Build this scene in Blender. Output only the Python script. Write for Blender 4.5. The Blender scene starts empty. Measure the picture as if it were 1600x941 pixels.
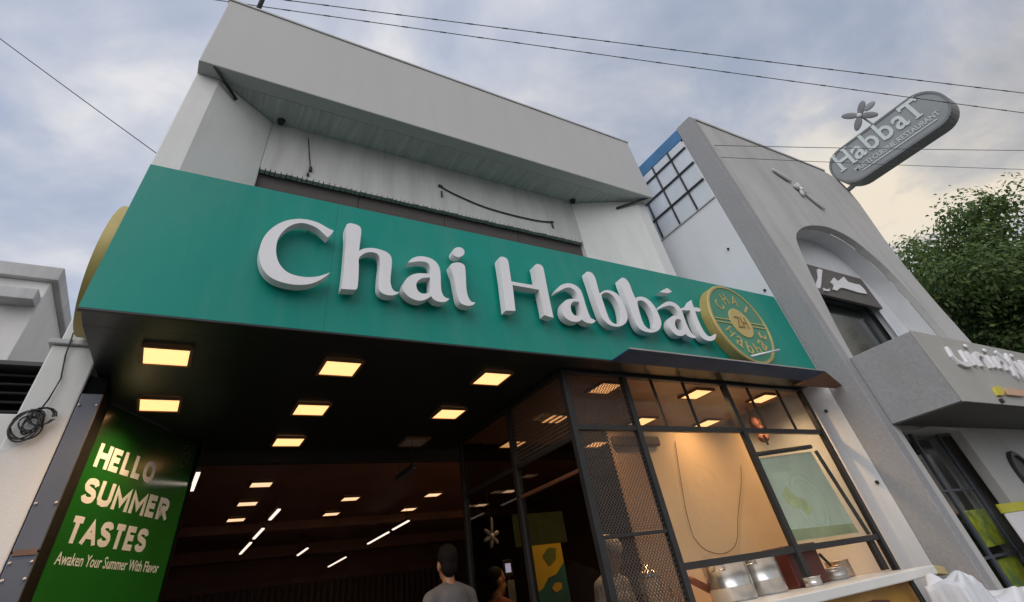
import bpy, bmesh, math, random
from mathutils import Vector, Matrix
from mathutils.geometry import tessellate_polygon
random.seed(7)
R = math.radians
scene = bpy.context.scene

# ------------------------------------------------------------------ camera
cam_data = bpy.data.cameras.new('camera')
cam_data.sensor_fit = 'HORIZONTAL'; cam_data.sensor_width = 36.0
cam_data.lens = 740.64 / 1600 * 36.0
cam_data.shift_x = 30.2 / 1600; cam_data.shift_y = -201.42 / 1600
cam_data.clip_start = 0.05; cam_data.clip_end = 3000
cam = bpy.data.objects.new('camera', cam_data)
scene.collection.objects.link(cam)
cm = Matrix(((0.8723734, -0.2440113, -0.4235837, 0.0),
             (-0.4719478, -0.6462302, -0.5997097, 0.0),
             (-0.1273966, 0.7230802, -0.6789147, 1.5),
             (0, 0, 0, 1)))
cam.matrix_world = cm
scene.camera = cam

# ------------------------------------------------------------------ sky, sun, exposure
SUN_AZ, SUN_EL = -132.0, 36.0          # azimuth from +Y towards +X
sun_dir = Vector((math.sin(R(SUN_AZ)) * math.cos(R(SUN_EL)), math.cos(R(SUN_AZ)) * math.cos(R(SUN_EL)), math.sin(R(SUN_EL))))
world = bpy.data.worlds.new('World'); scene.world = world; world.use_nodes = True
nt = world.node_tree; nt.nodes.clear()
def wn(t, **kw):
    n = nt.nodes.new(t)
    for k, v in kw.items(): setattr(n, k, v)
    return n
def wl(a, b): nt.links.new(a, b)
def wmath(op, a, b=None, c=None, clamp=False):
    n = wn('ShaderNodeMath', operation=op, use_clamp=clamp)
    for i, v in enumerate((a, b, c)):
        if v is None: continue
        if isinstance(v, (int, float)): n.inputs[i].default_value = v
        else: wl(v, n.inputs[i])
    return n.outputs[0]
def wramp(fac, stops, interp='LINEAR'):
    n = wn('ShaderNodeValToRGB'); cr = n.color_ramp; cr.interpolation = interp
    while len(cr.elements) < len(stops): cr.elements.new(0.5)
    for e, (p, c) in zip(cr.elements, stops):
        e.position = p; e.color = (*c, 1) if not isinstance(c, (int, float)) else (c, c, c, 1)
    wl(fac, n.inputs[0]); return n.outputs[0]
def wmix(fac, a, b, mode='MIX'):
    n = wn('ShaderNodeMix', data_type='RGBA', blend_type=mode)
    for i, v in ((0, fac), (6, a), (7, b)):
        if isinstance(v, (int, float)): n.inputs[i].default_value = v
        elif isinstance(v, tuple): n.inputs[i].default_value = (*v, 1)
        else: wl(v, n.inputs[i])
    return n.outputs[2]
out = wn('ShaderNodeOutputWorld'); bg = wn('ShaderNodeBackground'); wl(bg.outputs[0], out.inputs[0])
sky = wn('ShaderNodeTexSky', sky_type='NISHITA'); sky.sun_disc = False
sky.sun_elevation = R(SUN_EL); sky.sun_rotation = R(SUN_AZ); sky.air_density = 1.2; sky.dust_density = 2.0; sky.ozone_density = 1.5
tc = wn('ShaderNodeTexCoord'); sep = wn('ShaderNodeSeparateXYZ'); wl(tc.outputs['Generated'], sep.inputs[0])
zz = wmath('ADD', wmath('MAXIMUM', sep.outputs[2], 0.0), 0.22)
comb = wn('ShaderNodeCombineXYZ')
wl(wmath('DIVIDE', sep.outputs[0], zz), comb.inputs[0]); wl(wmath('DIVIDE', sep.outputs[1], zz), comb.inputs[1])
def wnoise(scale, detail, rough, dist, off=(0, 0, 0)):
    m = wn('ShaderNodeMapping'); wl(comb.outputs[0], m.inputs[0]); m.inputs['Location'].default_value = off
    m.inputs['Rotation'].default_value = (0, 0, 0.5)
    m.inputs['Scale'].default_value = (1.0, 1.15, 1.0)
    n = wn('ShaderNodeTexNoise'); wl(m.outputs[0], n.inputs['Vector'])
    n.inputs['Scale'].default_value = scale; n.inputs['Detail'].default_value = detail
    n.inputs['Roughness'].default_value = rough; n.inputs['Distortion'].default_value = dist
    return n.outputs[0]
n_cover = wnoise(1.1, 7, 0.55, 0.5, (3.1, 1.7, 0))
n_body = wnoise(2.0, 8, 0.54, 0.35, (7.3, 2.2, 0))
n_fine = wnoise(6.0, 6, 0.55, 0.2, (1.3, 5.2, 0))
dotn = wn('ShaderNodeVectorMath', operation='DOT_PRODUCT'); wl(tc.outputs['Generated'], dotn.inputs[0]); dotn.inputs[1].default_value = sun_dir
warm_el = wramp(sep.outputs[2], ((0.0, 1.0), (0.40, 0.9), (0.66, 0.35), (0.92, 0.0)), 'EASE')      # the low clouds of the evening side glow warm
warm_az = wramp(wmath('MULTIPLY_ADD', sep.outputs[0], 0.5, 0.5), ((0.40, 0.0), (0.60, 0.35), (0.80, 1.0)), 'EASE')
sunness = wmath('MULTIPLY', warm_el, warm_az)
cover = wramp(n_cover, ((0.36, 0.70), (0.50, 0.96), (0.6, 1.0)))
body = wmath('ADD', wmath('MULTIPLY', n_body, 0.75), wmath('MULTIPLY', n_fine, 0.25))
cloud = wramp(body, ((0.38, (3.6, 4.1, 5.2)), (0.46, (4.3, 4.7, 5.7)), (0.53, (5.1, 5.35, 6.1)), (0.61, (6.6, 6.6, 6.9))))
cloud_w = wramp(body, ((0.38, (3.4, 3.4, 3.5)), (0.455, (4.3, 4.2, 4.15)), (0.505, (5.2, 4.95, 4.6)), (0.58, (7.6, 6.7, 5.3))))
cloud_c = wmix(sunness, cloud, cloud_w)
sky_c = wmix(1.0, sky.outputs[0], (1.6, 1.6, 1.6), 'MULTIPLY')
final = wmix(cover, sky_c, cloud_c)
wl(final, bg.inputs[0]); bg.inputs[1].default_value = 0.1

sun_data = bpy.data.lights.new('sun', 'SUN'); sun_data.energy = 1.5; sun_data.angle = R(60); sun_data.color = (1.0, 0.96, 0.92)
sun = bpy.data.objects.new('sun', sun_data); scene.collection.objects.link(sun)
sun.rotation_euler = (-sun_dir).to_track_quat('-Z', 'Y').to_euler(); sun.location = sun_dir * 60
vs = scene.view_settings; vs.view_transform = 'Standard'; vs.look = 'None'; vs.exposure = 0.22; vs.gamma = 1.0; vs.use_curve_mapping = False
scene.cycles.use_denoising = True
scene.cycles.max_bounces = 8; scene.cycles.transparent_max_bounces = 16
scene.cycles.sample_clamp_indirect = 4.0

# ------------------------------------------------------------------ helpers
col = scene.collection
def lin(r, g, b):
    f = lambda c: c / 12.92 if c <= 0.04045 else ((c + 0.055) / 1.055) ** 2.4
    return tuple(f(v / 255) for v in (r, g, b))
MATS = {}
def mat(name, rgb, rough=0.7, metal=0.0, var=0.12, scale=3.0, stretch=(1, 1, 1), bump=0.0, bscale=40.0, spec=0.5, emit=None, estr=0.0, coat=0.0, dirt=None, dirt_scale=1.2, dirt_amt=0.4, dirt_stretch=(1, 1, 0.25)):
    if name in MATS: return MATS[name]
    m = bpy.data.materials.new(name); m.use_nodes = True; t = m.node_tree; p = t.nodes['Principled BSDF']
    p.inputs['Roughness'].default_value = rough; p.inputs['Metallic'].default_value = metal
    p.inputs['Specular IOR Level'].default_value = spec; p.inputs['Coat Weight'].default_value = coat
    p.inputs['Base Color'].default_value = (*rgb, 1)
    c = t.nodes.new('ShaderNodeTexCoord')
    def noise(sc, st, det=6, ro=0.6):
        mp = t.nodes.new('ShaderNodeMapping'); mp.inputs['Scale'].default_value = st; t.links.new(c.outputs['Object'], mp.inputs[0])
        n = t.nodes.new('ShaderNodeTexNoise'); n.inputs['Scale'].default_value = sc; n.inputs['Detail'].default_value = det; n.inputs['Roughness'].default_value = ro
        t.links.new(mp.outputs[0], n.inputs['Vector']); return n.outputs[0]
    last = None
    if var > 0:
        r = t.nodes.new('ShaderNodeValToRGB')
        r.color_ramp.elements[0].position = 0.3; r.color_ramp.elements[1].position = 0.7
        r.color_ramp.elements[0].color = (*[v * (1 - var) for v in rgb], 1); r.color_ramp.elements[1].color = (*[min(1, v * (1 + var)) for v in rgb], 1)
        t.links.new(noise(scale, stretch), r.inputs[0]); last = r.outputs[0]
    if dirt is not None:
        r = t.nodes.new('ShaderNodeValToRGB'); r.color_ramp.elements[0].position = 0.46; r.color_ramp.elements[1].position = 0.74
        r.color_ramp.elements[1].color = (dirt_amt,) * 3 + (1,)
        t.links.new(noise(dirt_scale, dirt_stretch, 8, 0.65), r.inputs[0])
        mx = t.nodes.new('ShaderNodeMix'); mx.data_type = 'RGBA'; t.links.new(r.outputs[0], mx.inputs[0])
        if last: t.links.new(last, mx.inputs[6])
        else: mx.inputs[6].default_value = (*rgb, 1)
        mx.inputs[7].default_value = (*dirt, 1); last = mx.outputs[2]
    if last: t.links.new(last, p.inputs['Base Color'])
    if bump > 0:
        b = t.nodes.new('ShaderNodeBump'); b.inputs['Strength'].default_value = bump; b.inputs['Distance'].default_value = 0.01
        t.links.new(noise(bscale, stretch, 4), b.inputs['Height']); t.links.new(b.outputs[0], p.inputs['Normal'])
    if emit: p.inputs['Emission Color'].default_value = (*emit, 1); p.inputs['Emission Strength'].default_value = estr
    MATS[name] = m; return m
def glass(name, tint=(0.9, 0.93, 0.92), ior=1.5, rough=0.0, wire=False):
    if name in MATS: return MATS[name]
    m = bpy.data.materials.new(name); m.use_nodes = True; t = m.node_tree; t.nodes.clear()
    o = t.nodes.new('ShaderNodeOutputMaterial'); mx = t.nodes.new('ShaderNodeMixShader'); tr = t.nodes.new('ShaderNodeBsdfTransparent')
    gl = t.nodes.new('ShaderNodeBsdfGlossy'); lw = t.nodes.new('ShaderNodeLayerWeight'); lw.inputs[0].default_value = 0.5
    pw = t.nodes.new('ShaderNodeMath'); pw.operation = 'POWER'; pw.inputs[1].default_value = 5.0; t.links.new(lw.outputs['Facing'], pw.inputs[0])
    fr = t.nodes.new('ShaderNodeMath'); fr.operation = 'MULTIPLY_ADD'; fr.inputs[1].default_value = 0.48; fr.inputs[2].default_value = 0.018; t.links.new(pw.outputs[0], fr.inputs[0])
    tr.inputs[0].default_value = (*tint, 1); gl.inputs['Roughness'].default_value = rough
    t.links.new(fr.outputs[0], mx.inputs[0]); t.links.new(tr.outputs[0], mx.inputs[1]); t.links.new(gl.outputs[0], mx.inputs[2])
    res = mx.outputs[0]
    if wire:
        c = t.nodes.new('ShaderNodeTexCoord'); mp = t.nodes.new('ShaderNodeMapping'); mp.inputs['Rotation'].default_value = (0, R(45), 0); mp.inputs['Scale'].default_value = (46, 46, 46)
        t.links.new(c.outputs['Object'], mp.inputs[0])
        v = t.nodes.new('ShaderNodeTexVoronoi'); v.feature = 'DISTANCE_TO_EDGE'; v.inputs['Scale'].default_value = 1.0; v.inputs['Randomness'].default_value = 0.15
        t.links.new(mp.outputs[0], v.inputs['Vector'])
        lt = t.nodes.new('ShaderNodeMath'); lt.operation = 'LESS_THAN'; lt.inputs[1].default_value = 0.09; t.links.new(v.outputs['Distance'], lt.inputs[0])
        df = t.nodes.new('ShaderNodeBsdfPrincipled'); df.inputs['Base Color'].default_value = (0.075, 0.058, 0.048, 1); df.inputs['Roughness'].default_value = 0.5
        m2 = t.nodes.new('ShaderNodeMixShader'); t.links.new(lt.outputs[0], m2.inputs[0]); t.links.new(res, m2.inputs[1]); t.links.new(df.outputs[0], m2.inputs[2]); res = m2.outputs[0]
    t.links.new(res, o.inputs[0]); MATS[name] = m; return m

def link(name, me, m, parent=None, smooth=False, bevel=0.0):
    o = bpy.data.objects.new(name, me); col.objects.link(o)
    if m is not None:
        me.materials.clear(); me.materials.append(m)
    if smooth:
        for p in me.polygons: p.use_smooth = True
    if parent is not None:
        o.parent = parent
        o.matrix_parent_inverse = world_of(parent).inverted()
    if bevel > 0:
        b = o.modifiers.new('bevel', 'BEVEL'); b.width = bevel; b.segments = 2; b.limit_method = 'ANGLE'; b.angle_limit = R(40)
    return o
def world_of(o):
    m = Matrix.Translation(o.location) @ o.rotation_euler.to_matrix().to_4x4()
    if o.parent is not None: m = world_of(o.parent) @ o.matrix_parent_inverse @ m
    return m
def thing(name, label, cat, loc=(0, 0, 0), group=None):
    o = bpy.data.objects.new(name, None); col.objects.link(o); o.location = loc; o.empty_display_size = 0.1
    return tag(o, label, cat, group)
def tag(o, label, cat, group=None):
    o['label'] = label; o['category'] = cat
    if group: o['group'] = group
    return o
def struct(o): o['kind'] = 'structure'; return o
class MB:
    def __init__(s): s.v = []; s.f = []
    def box(s, x0, x1, y0, y1, z0, z1):
        b = len(s.v)
        s.v += [(x0, y0, z0), (x1, y0, z0), (x1, y1, z0), (x0, y1, z0), (x0, y0, z1), (x1, y0, z1), (x1, y1, z1), (x0, y1, z1)]
        s.f += [tuple(b + i for i in f) for f in ((0, 3, 2, 1), (4, 5, 6, 7), (0, 1, 5, 4), (1, 2, 6, 5), (2, 3, 7, 6), (3, 0, 4, 7))]
        return s
    def tube(s, pts, r, n=8, cap=True):
        pts = [Vector(p) for p in pts]; rs = r if isinstance(r, (list, tuple)) else [r] * len(pts)
        rings = []
        for i, p in enumerate(pts):
            d = (pts[min(i + 1, len(pts) - 1)] - pts[max(i - 1, 0)]).normalized()
            a = d.cross(Vector((0, 0, 1)))
            if a.length < 1e-3: a = Vector((1, 0, 0))
            a.normalize(); c = d.cross(a)
            b = len(s.v)
            for k in range(n):
                t = 2 * math.pi * k / n; s.v.append(tuple(p + (a * math.cos(t) + c * math.sin(t)) * rs[i]))
            rings.append(b)
        for b0, b1 in zip(rings, rings[1:]):
            for k in range(n): s.f.append((b0 + k, b0 + (k + 1) % n, b1 + (k + 1) % n, b1 + k))
        if cap:
            s.f.append(tuple(rings[0] + k for k in range(n))[::-1]); s.f.append(tuple(rings[-1] + k for k in range(n)))
        return s
    def lathe(s, c, prof, n=28, axis='Z'):
        c = Vector(c); rings = []
        for r, h in prof:
            b = len(s.v)
            for k in range(n):
                t = 2 * math.pi * k / n
                if axis == 'Z': q = (r * math.cos(t), r * math.sin(t), h)
                elif axis == 'Y': q = (r * math.cos(t), h, r * math.sin(t))
                else: q = (h, r * math.cos(t), r * math.sin(t))
                s.v.append(tuple(c + Vector(q)))
            rings.append(b)
        for b0, b1 in zip(rings, rings[1:]):
            for k in range(n): s.f.append((b0 + k, b0 + (k + 1) % n, b1 + (k + 1) % n, b1 + k))
        return s
    def prism(s, loops, fn, d0, d1):
        """polygon (outer, holes...) in 2D, fn(u, v, w) maps to world, from w=d0 to d1"""
        tri = tessellate_polygon([[Vector((u, v, 0)) for u, v in lp] for lp in loops])
        flat = [p for lp in loops for p in lp]; b = len(s.v); n = len(flat)
        s.v += [tuple(fn(u, v, d0)) for u, v in flat] + [tuple(fn(u, v, d1)) for u, v in flat]
        for t in tri:
            s.f.append((b + t[0], b + t[1], b + t[2])); s.f.append((b + n + t[2], b + n + t[1], b + n + t[0]))
        k = 0
        for lp in loops:
            for i in range(len(lp)):
                j = (i + 1) % len(lp); s.f.append((b + k + i, b + k + j, b + n + k + j, b + n + k + i))
            k += len(lp)
        return s
    def ell(s, c, rad, n=12, m=8, rot=None):
        c = Vector(c); b = len(s.v); rot = rot or Matrix.Identity(3)
        for i in range(m + 1):
            ph = math.pi * i / m
            for k in range(n):
                t = 2 * math.pi * k / n
                s.v.append(tuple(c + rot @ Vector((rad[0] * math.sin(ph) * math.cos(t), rad[1] * math.sin(ph) * math.sin(t), rad[2] * math.cos(ph)))))
        for i in range(m):
            for k in range(n): s.f.append((b + i * n + k, b + i * n + (k + 1) % n, b + (i + 1) * n + (k + 1) % n, b + (i + 1) * n + k))
        return s
    def mesh(s, name):
        me = bpy.data.meshes.new(name); me.from_pydata(s.v, [], s.f); me.update()
        bm = bmesh.new(); bm.from_mesh(me); bmesh.ops.remove_doubles(bm, verts=bm.verts, dist=1e-5); bmesh.ops.recalc_face_normals(bm, faces=bm.faces); bm.to_mesh(me); bm.free()
        return me
    def build(s, name, m, parent=None, smooth=False, bevel=0.0): return link(name, s.mesh(name), m, parent, smooth, bevel)
def box(name, x0, x1, y0, y1, z0, z1, m, parent=None, bevel=0.004):
    return MB().box(x0, x1, y0, y1, z0, z1).build(name, m, parent, bevel=bevel)
XZ = lambda u, v, w: (u, w, v)
def smooth_loop(pts, sub=3, corner=50):
    n = len(pts); P = [Vector((*p, 0)) for p in pts]; out = []
    cor = []
    for i in range(n):
        a = (P[i] - P[i - 1]); b = (P[(i + 1) % n] - P[i]); cor.append(math.degrees(a.angle(b, 0)) > corner)
    for i in range(n):
        p0, p1, p2, p3 = P[i - 1], P[i], P[(i + 1) % n], P[(i + 2) % n]
        m1 = (p2 - p1) * 0.5 if cor[i] else (p2 - p0) * 0.5
        m2 = (p2 - p1) * 0.5 if cor[(i + 1) % n] else (p3 - p1) * 0.5
        L = (p2 - p1).length
        for m in (m1, m2):
            if m.length > L * 1.2: m *= L * 1.2 / m.length
        for k in range(sub):
            t = k / sub; t2 = t * t; t3 = t2 * t
            q = p1 * (2 * t3 - 3 * t2 + 1) + m1 * (t3 - 2 * t2 + t) + p2 * (-2 * t3 + 3 * t2) + m2 * (t3 - t2); out.append((q.x, q.y))
    return out
def text_loops(body, offset=0.0):
    """default font text as triangles: verts 2D (normalised so cap width/height known) and faces"""
    cu = bpy.data.curves.new('txt', 'FONT'); cu.body = body; cu.size = 1.0; cu.offset = offset; cu.resolution_u = 3
    o = bpy.data.objects.new('txt', cu); col.objects.link(o); dg = bpy.context.evaluated_depsgraph_get(); dg.update()
    me = bpy.data.meshes.new_from_object(o.evaluated_get(dg))
    v = [(p.co.x, p.co.y) for p in me.vertices]; f = [tuple(p.vertices) for p in me.polygons]
    bpy.data.objects.remove(o); bpy.data.curves.remove(cu); bpy.data.meshes.remove(me)
    return v, f
def text_part(name, body, fn, u0, u1, v0, v1, th, m, parent, offset=0.0, keep_v=None):
    """text stretched into the box u0..u1, v0..v1 on a plane fn(u, v, w), raised by th"""
    v, f = text_loops(body, offset)
    xs = [p[0] for p in v]; ys = [p[1] for p in v]; x0, x1, y0, y1 = min(xs), max(xs), min(ys), max(ys)
    if keep_v: y0, y1 = keep_v
    V = [(u0 + (x - x0) / (x1 - x0) * (u1 - u0), v0 + (y - y0) / (y1 - y0) * (v1 - v0)) for x, y in v]
    bm = bmesh.new(); bv = [bm.verts.new(fn(a, b, th)) for a, b in V]
    for q in f:
        try: bm.faces.new([bv[i] for i in q])
        except ValueError: pass
    g = bmesh.ops.extrude_face_region(bm, geom=bm.faces[:])
    o0 = Vector(fn(0, 0, th)); o1 = Vector(fn(0, 0, 0.0005)); 
    bmesh.ops.translate(bm, vec=o1 - o0, verts=[x for x in g['geom'] if isinstance(x, bmesh.types.BMVert)])
    bmesh.ops.recalc_face_normals(bm, faces=bm.faces)
    me = bpy.data.meshes.new(name); bm.to_mesh(me); bm.free()
    return link(name, me, m, parent)
GLYPH = {'H': (0.62, [[(0, 0), (0, 1)], [(1, 0), (1, 1)], [(0, .52), (1, .52)]]), 'E': (0.5, [[(1, 0), (0, 0), (0, 1), (1, 1)], [(0, .52), (.9, .52)]]),
    'L': (0.48, [[(0, 1), (0, 0), (1, 0)]]), 'O': (0.66, 'O'), 'S': (0.58, 'S'), 'U': (0.62, [[(0, 1), (0, .25), (.12, .06), (.5, 0), (.88, .06), (1, .25), (1, 1)]]),
    'M': (0.82, [[(0, 0), (0, 1), (.5, .22), (1, 1), (1, 0)]]), 'R': (0.58, [[(0, 0), (0, 1), (.68, 1), (.95, .9), (1, .76), (.95, .6), (.68, .50), (0, .50)], [(.5, .50), (1, 0)]]),
    'T': (0.58, [[(0, 1), (1, 1)], [(.5, 1), (.5, 0)]]), 'A': (0.66, [[(0, 0), (.5, 1), (1, 0)], [(.18, .3), (.82, .3)]])}
def stroke_poly(pts, w):
    P = [Vector((a, b)) for a, b in pts]; lft, rgt = [], []
    for i, q in enumerate(P):
        d0 = (q - P[i - 1]).normalized() if i else (P[1] - q).normalized(); d1 = (P[i + 1] - q).normalized() if i < len(P) - 1 else d0
        n0 = Vector((-d0.y, d0.x)); n1 = Vector((-d1.y, d1.x)); mm = (n0 + n1)
        mm = mm / max(0.35, mm.dot(n0)) if mm.length > 1e-4 else n0
        lft.append(q + mm * w / 2); rgt.append(q - mm * w / 2)
    return [tuple(v) for v in lft] + [tuple(v) for v in rgt[::-1]]
def block_word(word, fn, u0, u1, v0, v1, th, m, parent, wt=0.26):
    adv = [GLYPH[c][0] + wt for c in word]; gap = 0.07; tot = sum(adv) + gap * (len(word) - 1); sx = (u1 - u0) / tot; H = v1 - v0; x = 0
    sh = H                                                     # stroke weight follows the cap height
    for c, a in zip(word, adv):
        gw, paths = GLYPH[c]
        if paths == 'O': paths = [[(.5 + .5 * math.cos(R(90 + k * 15)), .5 + .5 * math.copysign(abs(math.sin(R(90 + k * 15))) ** 0.8, math.sin(R(90 + k * 15)))) for k in range(25)]]
        if paths == 'S': paths = [smooth_loop([(.98, .78), (.85, .95), (.5, 1), (.14, .94), (.02, .76), (.14, .60), (.5, .51), (.86, .41), (.98, .24), (.86, .06), (.5, 0), (.15, .05), (.02, .22)], 3)[:37]]
        o = MB()
        for k, pa in enumerate(paths):
            q = [((x + wt / 2 + pp[0] * gw) * sx, wt * H / 2 + pp[1] * (H - wt * H)) for pp in pa]
            for e0, e1 in ((0, 1), (-1, -2)):                  # stems run to the full cap height
                dv = Vector(q[e0]) - Vector(q[e1])
                if len(q) < 14 and abs(dv.y) > abs(dv.x) * 0.5: q[e0] = tuple(Vector(q[e0]) + dv.normalized() * wt * H * 0.55)
            poly = stroke_poly(q, wt * H * 0.95)
            poly = [(a_, min(H, max(0, b_))) for a_, b_ in poly]
            o.prism([poly], lambda a_, b_, w: fn(u0 + a_, v0 + b_, w), 0.0003, th + k * 0.0003)
        o.build('letter', m, parent); x += a + gap
ORD = ['first', 'second', 'third', 'fourth', 'fifth', 'sixth', 'seventh', 'eighth']

# ------------------------------------------------------------------ lettering outlines (metres, X and Z)
LETTERS={
'C' : [[(0.567,3.723),(0.521,3.737),(0.456,3.766),(0.389,3.777),(0.317,3.77),(0.246,3.741),(0.188,3.694),(0.143,3.63),(0.116,3.561),(0.107,3.489),(0.113,3.418),(0.133,3.356),(0.164,3.306),(0.208,3.268),(0.263,3.246),(0.332,3.237),(0.393,3.24),(0.453,3.256),(0.504,3.286),(0.548,3.327),(0.579,3.369),(0.546,3.348),(0.5,3.323),(0.438,3.306),(0.376,3.304),(0.32,3.315),(0.278,3.34),(0.24,3.385),(0.214,3.448),(0.204,3.515),(0.207,3.577),(0.223,3.628),(0.255,3.683),(0.299,3.721),(0.347,3.739),(0.399,3.735),(0.453,3.715),(0.491,3.685),(0.53,3.652),(0.551,3.683)]] ,
'h' : [[(0.658,3.807),(0.685,3.822),(0.728,3.819),(0.758,3.806),(0.77,3.772),(0.769,3.69),(0.765,3.586),(0.803,3.614),(0.86,3.631),(0.919,3.631),(0.971,3.619),(1.006,3.592),(1.018,3.545),(1.015,3.469),(1.01,3.394),(1.013,3.349),(1.026,3.311),(1.048,3.292),(1.079,3.293),(1.061,3.274),(1.029,3.259),(0.988,3.255),(0.952,3.265),(0.93,3.287),(0.922,3.325),(0.923,3.415),(0.928,3.499),(0.924,3.556),(0.904,3.586),(0.87,3.594),(0.829,3.585),(0.794,3.559),(0.768,3.52),(0.772,3.452),(0.775,3.354),(0.774,3.284),(0.766,3.264),(0.732,3.259),(0.664,3.254),(0.665,3.301),(0.667,3.405),(0.665,3.542),(0.661,3.666),(0.652,3.754)]] ,
'a' : [[(1.145,3.555),(1.182,3.602),(1.236,3.631),(1.292,3.639),(1.347,3.63),(1.388,3.602),(1.41,3.56),(1.416,3.502),(1.414,3.424),(1.415,3.358),(1.428,3.318),(1.449,3.3),(1.478,3.298),(1.456,3.274),(1.42,3.26),(1.375,3.261),(1.345,3.276),(1.329,3.297),(1.288,3.266),(1.245,3.247),(1.202,3.247),(1.16,3.261),(1.127,3.287),(1.106,3.319),(1.11,3.365),(1.136,3.415),(1.18,3.455),(1.233,3.477),(1.296,3.485),(1.33,3.487),(1.334,3.531),(1.322,3.574),(1.29,3.59),(1.235,3.585),(1.186,3.568)],[(1.326,3.457),(1.267,3.442),(1.231,3.417),(1.212,3.386),(1.213,3.349),(1.229,3.32),(1.259,3.307),(1.299,3.317),(1.321,3.334)]] ,
'i' : [[(1.505,3.598),(1.528,3.623),(1.579,3.641),(1.623,3.636),(1.641,3.613),(1.641,3.541),(1.636,3.46),(1.635,3.382),(1.646,3.327),(1.667,3.297),(1.702,3.296),(1.678,3.273),(1.639,3.259),(1.597,3.262),(1.571,3.275),(1.555,3.304),(1.545,3.359),(1.538,3.434),(1.529,3.502),(1.515,3.549)]] ,
'dot' : [[(1.651,3.756),(1.645,3.736),(1.631,3.718),(1.611,3.703),(1.59,3.695),(1.569,3.695),(1.551,3.702),(1.541,3.715),(1.538,3.733),(1.544,3.753),(1.557,3.772),(1.576,3.786),(1.598,3.795),(1.62,3.796),(1.637,3.789),(1.648,3.775)]] ,
'H' : [[(1.984,3.755),(2.017,3.784),(2.06,3.78),(2.078,3.754),(2.077,3.651),(2.074,3.546),(2.206,3.545),(2.341,3.548),(2.347,3.641),(2.351,3.751),(2.389,3.78),(2.435,3.777),(2.452,3.747),(2.445,3.543),(2.44,3.394),(2.438,3.259),(2.39,3.264),(2.349,3.272),(2.351,3.382),(2.351,3.509),(2.2,3.511),(2.08,3.512),(2.073,3.395),(2.064,3.272),(2.018,3.268),(1.972,3.263),(1.976,3.389),(1.981,3.532),(1.982,3.653)]] ,
'a2' : [[(2.524,3.508),(2.578,3.573),(2.642,3.613),(2.713,3.632),(2.776,3.625),(2.821,3.592),(2.836,3.536),(2.838,3.44),(2.843,3.357),(2.853,3.308),(2.905,3.287),(2.864,3.26),(2.808,3.253),(2.765,3.266),(2.743,3.281),(2.723,3.265),(2.671,3.248),(2.611,3.252),(2.567,3.277),(2.549,3.319),(2.559,3.374),(2.595,3.429),(2.651,3.461),(2.72,3.475),(2.769,3.478),(2.77,3.535),(2.749,3.571),(2.699,3.588),(2.64,3.569),(2.578,3.535)],[(2.771,3.45),(2.723,3.452),(2.678,3.427),(2.656,3.387),(2.653,3.341),(2.67,3.312),(2.705,3.308),(2.741,3.321),(2.768,3.375)]] ,
'b' : [[(2.968,3.799),(3.006,3.808),(3.041,3.798),(3.06,3.752),(3.058,3.674),(3.053,3.579),(3.132,3.624),(3.203,3.635),(3.274,3.617),(3.311,3.571),(3.326,3.498),(3.329,3.425),(3.314,3.365),(3.277,3.317),(3.219,3.28),(3.152,3.259),(3.079,3.259),(3.026,3.283),(2.992,3.33),(2.98,3.403),(2.972,3.521),(2.969,3.651),(2.963,3.745)],[(3.068,3.554),(3.103,3.59),(3.158,3.605),(3.211,3.584),(3.242,3.537),(3.253,3.47),(3.245,3.397),(3.224,3.332),(3.189,3.298),(3.14,3.283),(3.102,3.292),(3.077,3.323),(3.069,3.383),(3.067,3.462)]] ,
'b2' : [[(3.39,3.79),(3.442,3.818),(3.488,3.8),(3.507,3.747),(3.506,3.677),(3.515,3.599),(3.563,3.619),(3.627,3.629),(3.691,3.611),(3.735,3.564),(3.758,3.5),(3.762,3.425),(3.749,3.358),(3.709,3.308),(3.649,3.27),(3.562,3.246),(3.483,3.247),(3.426,3.268),(3.399,3.318),(3.395,3.397),(3.394,3.498),(3.39,3.611),(3.383,3.717)],[(3.522,3.553),(3.563,3.58),(3.616,3.578),(3.658,3.542),(3.676,3.479),(3.675,3.405),(3.654,3.338),(3.617,3.3),(3.568,3.282),(3.526,3.29),(3.501,3.321),(3.496,3.383),(3.505,3.466)]] ,
'a3' : [[(3.802,3.523),(3.881,3.584),(3.971,3.625),(4.051,3.63),(4.113,3.601),(4.136,3.549),(4.13,3.47),(4.124,3.383),(4.131,3.317),(4.155,3.283),(4.187,3.272),(4.155,3.251),(4.104,3.25),(4.062,3.264),(4.042,3.285),(3.998,3.262),(3.93,3.251),(3.879,3.268),(3.851,3.306),(3.845,3.351),(3.871,3.4),(3.919,3.444),(3.984,3.471),(4.042,3.473),(4.065,3.481),(4.067,3.53),(4.045,3.572),(3.988,3.584),(3.914,3.564)],[(4.064,3.433),(4.024,3.44),(3.98,3.423),(3.947,3.381),(3.94,3.338),(3.957,3.315),(3.997,3.315),(4.038,3.328),(4.06,3.375)]] ,
'accent' : [[(3.908,3.724),(3.978,3.761),(4.055,3.796),(4.092,3.778),(4.107,3.758),(4.042,3.734),(3.973,3.727)]] ,
't' : [[(4.372,3.702),(4.361,3.65),(4.358,3.611),(4.416,3.617),(4.462,3.602),(4.415,3.57),(4.349,3.567),(4.336,3.485),(4.335,3.397),(4.347,3.331),(4.377,3.294),(4.439,3.298),(4.51,3.334),(4.521,3.325),(4.473,3.278),(4.399,3.247),(4.318,3.244),(4.27,3.271),(4.249,3.321),(4.249,3.397),(4.257,3.475),(4.274,3.565),(4.207,3.558),(4.15,3.551),(4.16,3.58),(4.232,3.602),(4.308,3.651)]] ,
}
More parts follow.
